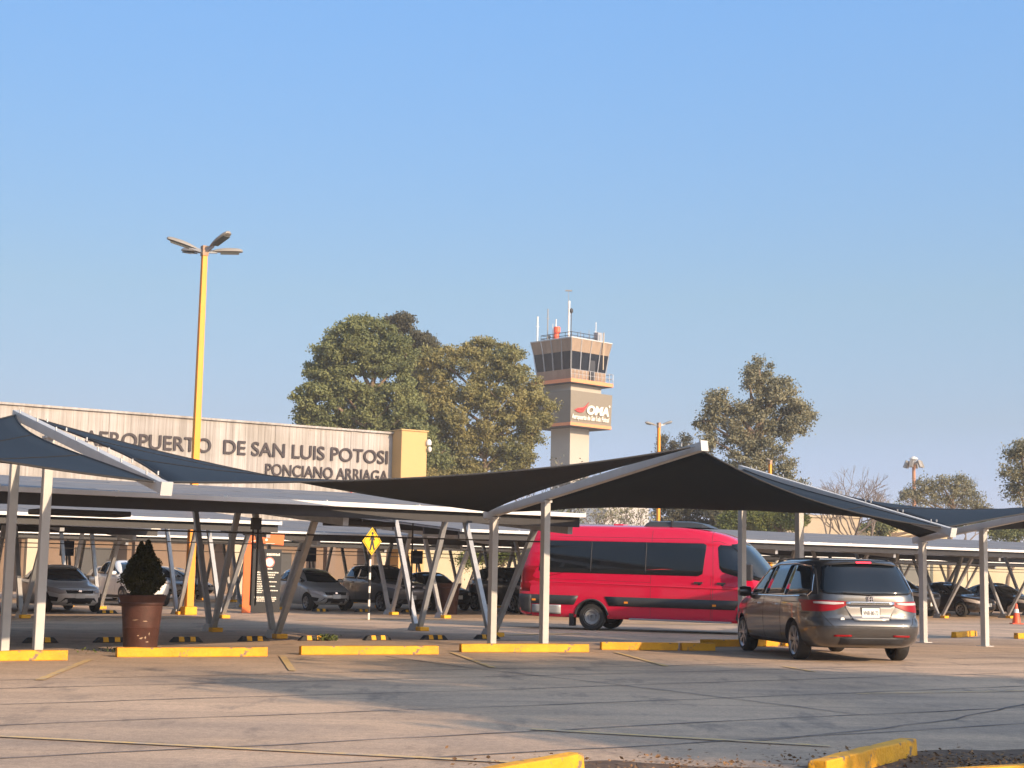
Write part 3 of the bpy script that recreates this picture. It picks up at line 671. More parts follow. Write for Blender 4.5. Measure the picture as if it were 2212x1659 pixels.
for x, y1, r, m_, nm in ((1157.5,685,.09,'plate','antenna'),(1180,668,.06,'head','antenna'),(1198,690,.07,'plate','antenna'),(1191,700,.03,'plate','antenna'),(1226,650,.13,'plate','antenna'),(1224.5,628,.02,'head','mast'),(1231,672,.05,'plast','antenna'),(1285,695,.04,'plate','antenna'),(1270,712,.03,'head','antenna'),(1252,715,.03,'head','antenna')):
    a, b_ = tloc(x); a = max(-3,min(3,a)); b_ = max(-3,min(3,b_)) if abs(b_) > 3 else b_
    q = MB(); q.tube([(a,b_,zc3+.1),(a,b_,tz(y1))], r, 8)
    if x == 1224.5: q.tube([(a-.3,b_+.28,tz(y1)),(a+.3,b_-.28,tz(y1))], .09, 6)
    if x == 1231: q.lathe([(.05,-.3),(.22,-.1),(.22,.2),(.08,.35)], 10, (a,b_,tz(y1)))
    if x in (1157.5,1180,1285): q.tube([(a-.3,b_,tz(y1)-1.2),(a+.3,b_,tz(y1)-1.2)], .03, 5); q.lathe([(.05,-.3),(.2,0),(.05,.3)], 8, (a+.3,b_,tz(y1)-3.4))
    q.build(nm, M[m_], TW)
a, b_ = tloc(1199,-.5); q = MB(); q.tube([(a,b_,zc3+.3),(a,b_,zc3+1.25)], .34, 12); q.tube([(a,b_-.1,zc3+1.25),(a,b_-.1,zc3+1.9)], .42, 12); q.build('beacon', mat('beacon_orange',(.85,.13,.06),.5), TW)
q = MB(); q.tube([(1.9,-3.55,zc1+.3),(1.9,-3.6,zc3+1.2)], .07, 8); q.build('drain_pipe', M['cream'], TW)
q = MB(); q.box(1.6,2.4,-2.9,-2.2,zc3+.12,zc3+1.3); q.build('roof_cabinet', M['galv'], TW)
# signs on the box, facing local -y
hb = 3.56
M['signwhite'] = mat('sign_white', (.85,.80,.68), .5)
def sx(x): # local x on right face for pixel column
    lo, hi = -4, 4
    for _ in range(40):
        mid = (lo+hi)/2; p = Matrix.Rotation(RT,4,'Z') @ Vector((mid,-hb,0)); px = 1106+FPX*((p.x+txx)/(p.y+TY))
        if px < x-8: lo = mid
        else: hi = mid
    return mid
zz = lambda y: at(1227,y,TY-4).z
text_ob('OMA', 3.75, 1.0, .1, M['signwhite'], TW, (-.85,-hb,zb1+1.18), shear=.2, bold=.05)
text_ob('Aeropuerto de San Luis Potosí', 6.4, .58, .08, M['signwhite'], TW, (-3.4,-hb,zb1+.42), shear=.2, bold=.02)
q = MB(); q.lathe([(.13,0),(.13,.06)], 12, (3.0,-hb-.08,zb1+2.35), 'y'); q.build('trademark_dot', M['signwhite'], TW)
zb = zb1+1.42
for k, poly in enumerate(([(-3.0,0.02),(-2.3,.32),(-1.5,.42),(-.95,.75),(-.5,1.15),(-.95,.50),(-1.5,.16),(-2.3,.08)], [(-2.8,-.05),(-2.2,.02),(-1.5,.08),(-1.05,.38),(-1.5,-.12),(-2.1,-.2)])):
    q = MB(); q.prism([(x, zb+z) for x, z in poly], -hb-.07, -hb-.005); q.build('logo_swoosh', M['redlogo'], TW)

# ------------------------------------------------------------------ trees
def leafmat(name, a, b, sc=.35, tr=.22): return mat(name, a, .75, col2=b, scale=sc, transl=tr, spec=.2)
LG = leafmat('leaf_green', (.26,.27,.11), (.11,.14,.065)); LY = leafmat('leaf_olive', (.35,.30,.12), (.15,.17,.075)); LD = leafmat('leaf_dark', (.15,.14,.09), (.07,.075,.05)); LB = leafmat('leaf_bright', (.22,.24,.065), (.10,.13,.045))
LGR = leafmat('leaf_grey', (.32,.30,.19), (.15,.155,.10))
def limb(mb, a, b, r0, r1, wob=.12, n=7):
    a = Vector(a); b = Vector(b); L = (b-a).length; pts = []; d = Vector((0,0,0))
    for i in range(n):
        t = i/(n-1); 
        if 0 < i < n-1: d += Vector((random.gauss(0,1),random.gauss(0,1),random.gauss(0,.5)))*wob*L/n
        pts.append(a.lerp(b,t)+d*math.sin(math.pi*t))
    mb.tube(pts, [r0+(r1-r0)*i/(n-1) for i in range(n)], 7)
def tree(name, label, Y, bx, blobs, lm, dens=1.0, leaf=.26, trunk_r=.4, fork=.35, group='trees around the airport', cat='tree', puff=7):
    base = at(bx,1245,Y); base.z = 0
    t = thing(name, label, cat, base, 0, group)
    s = Y/FPX; V = []; tr = MB(); cs = []
    for bl in blobs:
        x, y, rx, ry = bl[:4]; dy = bl[4] if len(bl) > 4 else random.uniform(-.5,.5)*rx*s
        c = at(x,y,Y+dy)-base; cs.append((c, rx*s, ry*s))
        RX, RY = rx*s*1.1, ry*s*1.15; 
        # a lobe is made of puffs, each a little cloud of leaves
        nP = max(9, int(puff*2.5*(RX*RY)**.7)); 
        u = rng.normal(size=(nP,3)); u /= np.linalg.norm(u,axis=1)[:,None]; u *= (rng.random(nP)**.45)[:,None]
        pc = u*np.array([RX,min(RX,RY)*1.1+.3,RY])*1.05+np.array(c)
        pr = rng.uniform(.5,1.0,nP)*min(1.5, max(.75, .5*min(RX,RY)))
        nl = max(12, int(170*dens))
        for k in range(nP):
            v = rng.normal(size=(nl,3)); v *= (pr[k]*.46); v[:,2] *= .75
            V.append(pc[k]+v)
    V = leaf_quads(np.concatenate(V), leaf*.5)
    V[:,2] = np.maximum(V[:,2], .1)
    leaf_object('crown', V, lm, t)
    cs.sort(key=lambda q: q[0].z); zmin = cs[0][0].z; top = cs[-1][0]
    fk = Vector((top.x*.15, 0, max(1.5, top.z*fork)))
    limb(tr, (0,0,-.1), fk, trunk_r, trunk_r*.8, .05)
    limb(tr, fk, top, trunk_r*.7, .08, .1)
    for c, a, b in cs[:-1]:
        q0 = fk.lerp(top, max(0,min(.75,(c.z-fk.z)/(top.z-fk.z+1e-3)*.7)))
        limb(tr, q0, c+Vector((0,0,b*.3)), trunk_r*.4, .05, .14)
        for _ in range(2): limb(tr, c, c+Vector((random.uniform(-a,a)*.8, random.uniform(-a,a)*.6, random.uniform(0,b)*.8)), .09, .03, .15, 5)
    tr.build('trunk', M['bark'], t, smooth=True)
    return t
tree('broadleaf_tree','big dark green tree rising above the terminal roof',128,790,
 [(800,712,44,26),(760,735,50,34),(850,742,38,36),(722,762,42,30),(798,780,50,30),(865,790,34,40),(690,800,30,26),(735,815,45,30),(684,858,46,32),(745,860,50,36),(810,862,44,34),(868,858,30,32),(672,905,36,26),(735,912,60,28),(800,915,55,28),(860,915,45,28),(905,945,36,30),(940,985,34,30),(890,900,26,30)], LG, 1.15, .24, .5)
tree('broadleaf_tree','dark narrow tree top showing behind the big green tree',142,880,
 [(852,694,16,14),(872,702,18,20),(905,738,34,18),(925,752,24,16),(898,782,26,34),(895,840,24,40),(905,900,24,40)], LD, 1.1, .25, .4)
tree('broadleaf_tree','olive brown tree in front of the control tower',135,1042,
 [(1000,757,34,16),(1060,752,50,18),(1105,770,30,18),(948,800,50,36),(925,770,26,16),(1035,795,46,28),(1095,805,48,32),(1130,845,42,32),(950,850,44,28),(1020,855,44,30),(1080,870,50,32),(1155,880,40,26),(1180,905,22,14),(975,900,44,30),(1118,912,46,26),(1150,940,26,22),(1055,940,50,26),(1000,955,40,30),(960,995,44,34),(1085,975,44,22),(1030,1010,50,20),(1130,985,20,14),(980,1050,60,30),(960,940,40,30),(935,880,26,30),(1110,1015,50,24),(930,1030,30,30)], LY, .95, .22, .4)
tree('broadleaf_tree','tall uneven grey green tree on the right above the sail peak',122,1622,
 [(1640,795,26,18),(1648,830,34,20),(1620,818,14,18),(1690,845,34,22),(1665,865,40,22),(1548,865,22,22),(1545,890,26,18),(1718,885,28,26),(1735,900,18,20),(1595,895,34,26),(1640,905,50,32),(1520,912,24,14),(1575,935,44,28),(1700,925,40,30),(1535,955,22,20),(1640,965,50,30),(1600,1000,44,24),(1670,1000,40,24),(1560,1020,34,20),(1700,1040,34,20),(1722,1062,24,18),(1640,1050,60,30),(1560,1090,50,36),(1690,1100,44,36)], LGR, .62, .21, .5)
tree('conifer','dark spiky conifer behind the lamp post left of the sail peak',160,1455,
 [(1431,965,6,20),(1440,985,14,14),(1455,975,7,18),(1482,965,8,26),(1478,985,18,16),(1495,975,6,14),(1440,1010,24,20),(1480,1010,24,20)], LD, .9, .2, .2, group='trees around the airport')
tree('broadleaf_tree','sparse grey tree right of the floodlight mast',135,2050,
 [(1990,1050,22,16),(2030,1045,24,18),(2065,1040,26,18),(2090,1055,18,16),(2045,1075,46,22),(2095,1085,26,16),(1960,1070,20,14),(1985,1085,22,18),(2115,1100,24,12)], LGR, .42, .18, .25)
tree('broadleaf_tree','thin leafed tree cut off by the right edge of the photo',100,2235,
 [(2205,968,14,16),(2190,990,22,14),(2225,985,30,26),(2185,1020,24,14),(2215,1030,40,28),(2200,1065,22,20),(2240,1075,40,30)], LGR, .5, .16, .3)
tree('broadleaf_tree','bushy green tree low behind the minivan roof line',118,1690,
 [(1600,1110,26,22),(1640,1115,34,26),(1685,1108,36,28),(1715,1120,24,24),(1650,1145,50,16),(1580,1135,24,22)], LB, .8, .2, .3)
tree('broadleaf_tree','brownish dark tree directly above the roof unit of the red van',124,1500,
 [(1445,1105,26,20),(1490,1100,34,24),(1540,1105,34,24),(1455,1135,40,18),(1520,1140,50,18)], LD, .8, .2, .3)
tree('broadleaf_tree','round green tree behind the pale yellow building',150,1900,
 [(1905,1125,26,16),(1935,1110,24,14),(1895,1140,36,14),(2070,1130,40,14),(2120,1128,30,12),(2165,1142,40,14),(2020,1135,34,14)], LG, .7, .22, .3)
tree('broadleaf_tree','green shrubby tree seen through the struts left of the red van',92,1070,
 [(1040,1196,26,14),(1070,1205,24,14),(1100,1190,16,16),(1010,1210,14,10)], LB, .9, .14, .15)
tree('broadleaf_tree','small dark broad leafed tree beside the white sail post above the van',75,1180,
 [(1180,1122,18,8),(1200,1118,12,6),(1228,1126,14,6)], LG, .8, .1, .1)
tree('broadleaf_tree','low green trees at the far right under the dark sail',128,2170,
 [(2150,1150,30,12),(2190,1152,30,12),(2225,1145,30,14)], LG, .7, .2, .2)

def bare(mb, p, d, L, r, depth, tips=None):
    q = p+d*L; mid = p.lerp(q,.5)+Vector((random.gauss(0,1),random.gauss(0,1),random.gauss(0,1)))*L*.06
    mb.tube([p,mid,q], [r,r*.85,r*.7], 5, cap=False)
    if depth == 0: 
        if tips is not None: tips.append(q)
        return
    for _ in range(random.choice((2,3,3))):
        dd = (d+Vector((random.gauss(0,.42),random.gauss(0,.42),random.gauss(.12,.25)))).normalized()
        bare(mb, q, dd, L*random.uniform(.62,.85), r*.62, depth-1, tips)
def bare_tree(x, Y, topy, label, depth=6, lean=(0,0), leaves=0, lm=None, seed=1):
    random.seed(seed); base = at(x,1245,Y); base.z = 0; H = at(x,topy,Y).z
    t = thing('bare_tree', label, 'tree', base, 0, 'bare winter trees'); mb = MB(); tips = []
    bare(mb, Vector((0,0,0)), Vector((lean[0],lean[1],1)).normalized(), H*.26, H*.018, depth, tips)
    zmax = max(v[2] for v in mb.v); k = H/zmax; mb.v = [(a*k,b*k,c*k) for a,b,c in mb.v]
    mb.build('trunk', M['barkgrey'], t, fix=False)
    if leaves:
        C_ = np.array([tuple(v*k) for v in tips]); C_ = np.repeat(C_, leaves, 0)+rng.normal(size=(len(C_)*leaves,3))*.25
        leaf_object('crown', leaf_quads(C_, .12), lm, t)
bare_tree(1832,112,1012,'bare tree with forked pinkish limbs left of the floodlight mast',6,(-.12,0),seed=3)
bare_tree(1880,116,1005,'bare tree with upright wispy twigs nearest the floodlight mast',6,(.05,0),seed=5)
bare_tree(1290,120,1085,'bare twiggy tree behind the red van, nearest its rear',5,(0,0),4,LGR,seed=8)
bare_tree(1345,124,1088,'bare twiggy tree behind the red van, between lamp post and rear roof',5,(.1,0),3,LGR,seed=11)
bare_tree(2085,140,1030,'bare tree with thin spires among the grey tree on the right',6,(0,0),seed=13)
bare_tree(1165,135,985,'leafless tree at the foot of the control tower',6,(0,0),2,LGR,seed=17)
random.seed(21)
# trees behind the camera whose shadows fall across the foreground
def shade_tree(x, y, h, label, blobs, dens=.75):
    t = thing('broadleaf_tree', label, 'tree', (x,y,0), 0, 'trees behind the photographer'); V = []; tr = MB()
    limb(tr, (0,0,0), (0,0,h*.5), .3, .2, .04)
    for dx, dy, z, r, rz_ in blobs:
        limb(tr, (0,0,h*.45), (dx,dy,z), .12, .03, .1)
        nP = int(20*r)
        u = rng.normal(size=(nP,3)); u /= np.linalg.norm(u,axis=1)[:,None]; u *= (rng.random(nP)**.4)[:,None]
        pc = u*np.array([r,r,rz_])+np.array([dx,dy,z])
        for k in range(nP): V.append(pc[k]+rng.normal(size=(int(60*dens),3))*.42)
    tr.build('trunk', M['bark'], t, smooth=True); leaf_object('crown', leaf_quads(np.concatenate(V), .17), LG, t)
SH = []   # filled in with tuned positions
sdir = Vector((to_sun.x, to_sun.y, 0)).normalized(); tanE = math.tan(R(SUN_EL))
def shadow_tree(px, py, h, r, label, rzf=.8, dens=.75):
    p = G(px, py); d = h/tanE; q = p+sdir*d
    perp = Vector((-sdir.y, sdir.x, 0)); bl = []
    for _ in range(9):
        a = random.uniform(-1,1)*r; b = random.uniform(-1,1)*r
        bl.append((perp.x*a, perp.y*a, h+random.uniform(-.28,.28)*h*rzf, r*random.uniform(.3,.5), r*random.uniform(.25,.4)))
    shade_tree(q.x, q.y, h, label, bl, dens)
shadow_tree(1250,1490,6.5,2.8,'tree behind the camera casting the middle shadow band',.5,.5)
shadow_tree(1750,1480,7.5,3.2,'tree behind the camera casting the right shadow band',.5,.6)
shadow_tree(2150,1530,7.0,3.0,'tree behind the camera casting the lower right shadow',.5,.6)
shadow_tree(2050,1492,6.0,2.2,'tree behind the camera shading the ground in front of the minivan',.4,.6)
shadow_tree(1850,1590,6.0,1.8,'small tree behind the camera shading the slanted kerb',.4,.5)

# ------------------------------------------------------------------ small things of the car park
# info totem
p = G(522,1324); t = thing('parking_sign', 'tall orange and black parking information sign between the leaning struts', 'sign', p, R(13))
M['signblack'] = mat('sign_black', (.028,.03,.033), .45)
q = MB(); q.box(0,.28,0,.22,0,2.35); q.build('orange_upright', M['orange'], t, bevel=.01)
q = MB(); q.box(.285,1.24,.03,.19,.03,2.12); q.build('panel', M['signblack'], t)
q = MB(); q.prism([(.0,2.353),(1.29,2.16+.08),(1.31,2.62),(.10,2.60),(.0,2.50)][::-1], -.03,.25); hd = q.build('orange_head', M['orange'], t, bevel=.02)
q = MB(); q.prism([(.22,2.34),(.5,2.40),(.5,2.42),(.22,2.37)], -.036,-.031); q.lathe([(.045,-.036),(.045,-.031)], 12, (.72,0,2.42), 'y'); q.box(.7,1.0,-.036,-.031,2.29,2.305); q.build('logo', M['signwhite'], hd)
rows = [(.75,1.19,1.90,.085)]+[(.40,1.16,1.32,.05),(.45,1.05,1.245,.045),(.45,1.02,1.165,.04),(.45,.62,1.095,.04),(.45,1.12,1.02,.04),(.45,.62,.945,.04),(.44,1.10,.87,.04),(.44,.64,.80,.04),(.43,1.17,.73,.04),(.43,.64,.665,.04),(.39,1.12,.50,.045),(.40,1.12,.445,.04),(.44,1.06,.385,.035),(.80,.97,1.44,.05)]
for x0,x1,z,h in rows:
    q = MB(); 
    xx = x0
    while xx < x1-.02:
        wl = min(random.uniform(.03,.07), x1-xx); q.box(xx, xx+wl, .024, .029, z, z+h*random.uniform(.75,1)); xx += wl+.012
    q.build('text_line', M['signwhite'], t)
q = MB(); q.lathe([(.17,.022),(.17,.029)], 24, (.85,0,1.68), 'y'); q.build('symbol_disc', M['signwhite'], t)
q = MB(); 
for k in range(24):
    a0 = 2*math.pi*k/24; a1_ = 2*math.pi*(k+1)/24
    q.add([(.85+.165*math.cos(a0),.019,1.68+.165*math.sin(a0)),(.85+.165*math.cos(a1_),.019,1.68+.165*math.sin(a1_)),(.85+.14*math.cos(a1_),.019,1.68+.14*math.sin(a1_)),(.85+.14*math.cos(a0),.019,1.68+.14*math.sin(a0))], [(0,1,2,3)])
q.build('symbol_ring', M['redlogo'], t, fix=False)
# pedestrian sign
p = G(796,1339); t = thing('pedestrian_sign', 'yellow diamond pedestrian warning sign on a black and white striped post', 'road sign', p, R(52))
q = MB(); q.cur = 0
for i in range(10):
    q.cur = i % 2; q.tube([(0,0,i*.2),(0,0,(i+1)*.2)], .033, 10)
q.build('post', [M['signwhite'], M['black']], t)
q = MB(); q.tube([(0,0,2.0),(0,0,2.6)], .025, 8); q.build('upper_post', M['galv'], t)
M['signyellow'] = mat('sign_yellow', (.80,.50,.02), .45)
q = MB(); q.prism([(0,1.92),(.42,2.34),(0,2.76),(-.42,2.34)], -.05,-.042); dp = q.build('diamond_plate', M['signyellow'], t)
q = MB(); q.prism([(0,1.965),(.375,2.34),(0,2.715),(-.375,2.34),(0,1.965),(0,1.985),(-.355,2.34),(0,2.695),(.355,2.34),(0,1.985)], -.056,-.0505); q.build('border', M['ink'], dp, fix=False)
q = MB(); q.lathe([(.045,-.058),(.045,-.051)], 12, (.01,0,2.575), 'y')
for poly in ([(-.05,2.51),(.06,2.52),(.055,2.32),(-.05,2.32)], [(-.05,2.33),(.03,2.33),(-.05,2.08),(-.11,2.08)], [(-.02,2.33),(.055,2.33),(.13,2.09),(.07,2.08)], [(.05,2.50),(.12,2.38),(.10,2.36),(.03,2.44)], [(-.05,2.50),(-.12,2.36),(-.095,2.35),(-.03,2.44)]):
    q.prism(poly, -.058,-.0512)
q.build('walking_figure', M['ink'], dp)
# navy sign backs along the terminal road
M['navy'] = mat('navy_sign', (.012,.022,.06), .5)
for i, (E_, l) in enumerate([(21.4,'navy square sign on a post, leftmost of the row along the terminal'), (27.4,'navy square sign half hidden behind the yellow lamp post'), (33.1,'navy square sign above the silver hatchback'), (39.0,'navy square sign above the black sedan')]):
    t = thing('square_sign', l, 'sign', EN(E_,66), R(10), 'navy square signs on posts along the terminal')
    q = MB(); q.tube([(0,.04,0),(0,.04,2.4)], .035, 8); q.build('post', M['darksteel'], t)
    q = MB(); q.box(-.3,.3,-.01,.02,1.87,2.52); q.build('sign_plate', M['navy'], t, bevel=.01)
# traffic cone
p = G(2196,1348); t = thing('traffic_cone', 'orange traffic cone with a white band at the right edge', 'cone', p)
M['cone'] = mat('cone_orange', (.80,.10,.03), .5)
q = MB(); q.box(-.2,.2,-.2,.2,0,.035); q.build('base', M['cone'], t, bevel=.01)
q = MB(); q.lathe([(.15,.03),(.095,.38),(.094,.381),(.068,.52),(.035,.72),(.03,.73)], 20); cb = q.build('cone_body', M['cone'], t, smooth=True)
q = MB(); q.lathe([(.098,.40),(.073,.54)], 20); q.build('white_band', M['plate'], cb, smooth=True)

# thin warm afternoon haze over the whole site
hm = bpy.data.materials.new('haze'); hm.use_nodes = True; nt = hm.node_tree
for n_ in list(nt.nodes):
    if n_.type != 'OUTPUT_MATERIAL': nt.nodes.remove(n_)
pv = nt.nodes.new('ShaderNodeVolumePrincipled'); pv.inputs['Density'].default_value = .00055; pv.inputs['Color'].default_value = (.93,.94,.96,1); pv.inputs['Anisotropy'].default_value = 0.0
nt.links.new(pv.outputs[0], nt.nodes['Material Output'].inputs['Volume'])
hz_ = MB(); hz_.box(-902,902,-302,1502,-1,48); tag(hz_.build('haze', hm), kind='stuff')
#CARS#
# ------------------------------------------------------------------ vehicles: bodies are stacks of rounded plan outlines
def pchip(xs, ys):
    xs = np.array(xs, float); ys = np.array(ys, float); h = np.diff(xs); d = np.diff(ys)/h; m = np.zeros(len(xs))
    for i in range(1, len(xs)-1):
        if d[i-1]*d[i] > 0: w1 = 2*h[i]+h[i-1]; w2 = h[i]+2*h[i-1]; m[i] = (w1+w2)/(w1/d[i-1]+w2/d[i])
    m[0] = d[0]; m[-1] = d[-1]
    def f(x):
        x = min(max(x, xs[0]), xs[-1]); i = min(max(int(np.searchsorted(xs, x))-1, 0), len(xs)-2); t = (x-xs[i])/h[i]
        return (2*t**3-3*t*t+1)*ys[i]+(t**3-2*t*t+t)*h[i]*m[i]+(-2*t**3+3*t*t)*ys[i+1]+(t**3-t*t)*h[i]*m[i+1]
    return f
class Body:
    def __init__(s, xr, xf, w, pr=6, pf=5, xm=1.4):
        s.xr = pchip(*zip(*xr)); s.xf = pchip(*zip(*xf)); s.w = pchip(*zip(*w)); s.pr = pr; s.pf = pf; s.xm = xm; s.z0 = w[0][0]; s.z1 = w[-1][0]
    def Y(s, x, z):
        xm = min(s.xm, s.xf(z)-.15)
        if x < xm: q = min(1,(xm-x)/(xm-s.xr(z))); p = s.pr
        else: q = min(1,(x-xm)/(s.xf(z)-xm)); p = s.pf
        return s.w(z)*(1-q**p)**(1/p)
    def XR(s, y, z): xm = min(s.xm, s.xf(z)-.15); return xm-(xm-s.xr(z))*(1-min(1,abs(y)/s.w(z))**s.pr)**(1/s.pr)
    def XF(s, y, z): xm = min(s.xm, s.xf(z)-.15); return xm+(s.xf(z)-xm)*(1-min(1,abs(y)/s.w(z))**s.pf)**(1/s.pf)
    def shell(s, nz=56, nt=20):
        mb = MB(); zs = sorted(set(np.round(np.concatenate([np.linspace(s.z0,s.z1,nz), np.linspace(s.z1-.08,s.z1,9)]),4))); vs = []
        th = [math.pi/2*k/nt for k in range(nt+1)]
        for z in zs:
            xm = min(s.xm, s.xf(z)-.15); w = s.w(z); a = s.xf(z)-xm; b = xm-s.xr(z); ring = []
            f = [(xm+a*math.cos(t)**(2/s.pf), w*math.sin(t)**(2/s.pf)) for t in th]       # front centre -> left side
            r = [(xm-b*math.cos(t)**(2/s.pr), w*math.sin(t)**(2/s.pr)) for t in th]
            ring = f+[(x, y) for x, y in r[::-1][1:]]+[(x, -y) for x, y in r[1:]]+[(x, -y) for x, y in f[::-1][1:-1]]
            vs += [(x, y, z) for x, y in ring]
        n = len(ring); m = len(zs)
        fs = [(i*n+k, i*n+(k+1) % n, (i+1)*n+(k+1) % n, (i+1)*n+k) for i in range(m-1) for k in range(n)]
        fs += [tuple(range(n))[::-1], tuple(range((m-1)*n, m*n))]
        mb.add(vs, fs); return mb
def ruled(cols, nu, nv, fn):
    C2 = []
    for (a, b), (c, d) in zip(cols[:-1], cols[1:]):
        for i in range(nu): t = i/nu; C2.append(((a[0]+(c[0]-a[0])*t, a[1]+(c[1]-a[1])*t), (b[0]+(d[0]-b[0])*t, b[1]+(d[1]-b[1])*t)))
    C2.append(cols[-1]); vs = []
    for a, b in C2:
        for j in range(nv+1): t = j/nv; vs.append(fn(a[0]+(b[0]-a[0])*t, a[1]+(b[1]-a[1])*t))
    n = nv+1; return vs, [(i*n+j, i*n+j+1, (i+1)*n+j+1, (i+1)*n+j) for i in range(len(C2)-1) for j in range(nv)]
def patch(B, where, cols, m, parent, name, off=.005, nu=5, nv=5, smooth=True, mb=None, label=None):
    own = mb is None; mb = mb or MB()
    if where in ('L','R'): s_ = 1 if where == 'L' else -1; fn = lambda x, z: (x, s_*(B.Y(x,z)+off), z)
    elif where == 'back': fn = lambda y, z: (B.XR(y,z)-off, y, z)
    else: fn = lambda y, z: (B.XF(y,z)+off, y, z+off*.6)
    vs, fs = ruled(cols, nu, nv, fn); mb.add(vs, fs)
    if own:
        o = mb.build(name, m, parent, smooth=smooth, fix=False)
        sd = o.modifiers.new('thick','SOLIDIFY'); sd.thickness = .006; sd.offset = 0
        return o
def strip_cols(pts, h): return [((x, z-h/2), (x, z+h/2)) for x, z in pts]
def outline(B, where, cols, m, parent, name, w=.018, off=.009):
    """thin trim following the border of a ruled patch"""
    s_ = 1 if where == 'L' else -1
    f = (lambda x, z: Vector((x, s_*(B.Y(x,z)+off), z))) if where in 'LR' else (lambda y, z: Vector((B.XR(y,z)-off, y, z)))
    loop = [c[0] for c in cols]+[c[1] for c in cols[::-1]]; pts = []
    for a, b in zip(loop, loop[1:]+loop[:1]):
        for i in range(4): t = i/4; pts.append(f(a[0]+(b[0]-a[0])*t, a[1]+(b[1]-a[1])*t))
    pts.append(pts[0]); q = MB(); q.tube(pts, w/2, 5); return q.build(name, m, parent)
def wheel(parent, x, y, r=.34, w=.22, rimr=.235, spokes=6, steel=False, side=1, rimm='rim'):
    o = bpy.data.objects.new('wheel', None); COL.objects.link(o); o.parent = parent; o.location = (x, y, r); o.empty_display_size = .2
    if side < 0: o.rotation_euler = (0,0,math.pi)
    h = w/2; t = MB(); t.lathe([(rimr,-h),(r-.03,-h),(r-.004,-h+.03),(r,-h+.05),(r,h-.05),(r-.004,h-.03),(r-.03,h),(rimr,h),(rimr-.01,h-.03),(rimr-.01,-h)], 40, axis='y', cap=False); t.build('tyre', M['tyre'], o, smooth=True)
    q = MB()
    if steel:
        q.lathe([(.0001,h-.10),(.05,h-.10),(.055,h-.03),(.085,h-.035),(.09,h-.09),(.15,h-.07),(.17,h-.02),(.195,h-.02),(.2,h-.06),(rimr,h-.05),(rimr+.012,h+.004),(rimr+.018,h-.002),(rimr+.01,h-.05),(.0001,h-.2)], 40, axis='y')
    else:
        q.lathe([(rimr-.03,h-.02),(rimr+.008,h+.004),(rimr+.012,h-.01),(rimr+.0,h-.06),(rimr-.03,h-.06),(rimr-.03,h-.02)], 36, axis='y', cap=False)
        q.lathe([(.0001,h-.012),(.05,h-.015),(.06,h-.05),(.0001,h-.07)], 20, axis='y')
        for k in range(spokes):
            a = 2*math.pi*k/spokes+.2
            for da in (-.10,.10):
                ca = (math.cos(a+da*2.2), math.sin(a+da*2.2)); cb = (math.cos(a+da), math.sin(a+da))
                q.beam((ca[0]*.045,h-.035,ca[1]*.045), (cb[0]*(rimr-.01),h-.025,cb[1]*(rimr-.01)), .026, .03, up=(0,1,0))
    q.build('rim', M[rimm], o, smooth=True)
    d = MB(); d.lathe([(.0001,h-.13),(rimr-.012,h-.13),(rimr-.012,h-.15),(.0001,h-.15)], 24, axis='y'); d.build('brake_disc', M['plast'], o)
def body_obj(B, pm, parent, arches, wmax):
    """arches: (x, z, r). The wells are really cut out of the shell."""
    o = B.shell().build('body', [pm, M['plast']], parent, fix=False)
    c = MB()
    for x, z, r in arches:
        for s_ in (-1, 1):
            y0, y1 = sorted((s_*(wmax-.32), s_*(wmax+.2))); c.lathe([(r,y0),(r,y1)], 40, (x,0,z), 'y')
    co = c.build('cutter', M['plast']); 
    b = bmesh.new(); b.from_mesh(o.data); bmesh.ops.recalc_face_normals(b, faces=b.faces); b.to_mesh(o.data); b.free()
    po = o.parent; o.parent = None
    md = o.modifiers.new('b','BOOLEAN'); md.object = co; md.operation = 'DIFFERENCE'; md.solver = 'EXACT'
    bpy.context.view_layer.update()
    me = bpy.data.meshes.new_from_object(o.evaluated_get(bpy.context.evaluated_depsgraph_get()))
    o.modifiers.clear(); o.data = me; o.parent = po; bpy.data.objects.remove(co)
    for p in me.polygons:
        p.use_smooth = True; cc = p.center; p.material_index = 0
        for x, z, r in arches:
            if math.hypot(cc.x-x, cc.z-z) <= r+.004: p.material_index = 1; p.use_smooth = False
        if cc.z < B.z0+.002: p.material_index = 1
    try: me.set_sharp_from_angle(angle=R(32))
    except Exception: pass
    return o
def seamline(B, where, pts, parent, w=.012):
    mb = MB(); q = []
    for (x0,z0),(x1,z1) in zip(pts[:-1],pts[1:]):
        n = 10
        for i in range(n): q.append((x0+(x1-x0)*i/n, z0+(z1-z0)*i/n))
    q.append(pts[-1]); s_ = 1 if where == 'L' else -1
    if where in 'LR': P = [Vector((x, s_*(B.Y(x,z)-.003), z)) for x, z in q]
    elif where == 'back': P = [Vector((B.XR(x,z)+.003, x, z)) for x, z in q]
    else: P = [Vector((B.XF(x,z)-.003, x, z)) for x, z in q]
    mb.tube(P, w/2, 5); return mb.build('panel_gap', M['black'], parent)
def plate(parent, x, z, yaw, txt, tilt=0, lit=True, w=.32, h=.16):
    o = MB().box(-w/2,w/2,-.008,.0,-h/2,h/2).build('licence_plate', M['plate'], parent, bevel=.004); o.location = (x,0,z); o.rotation_euler = (tilt,0,yaw)
    if txt: text_ob(txt, w*.84, h*.42, .003, M['ink'], o, (-w*.42,-.0085,-h*.2), name='plate_number')
    return o

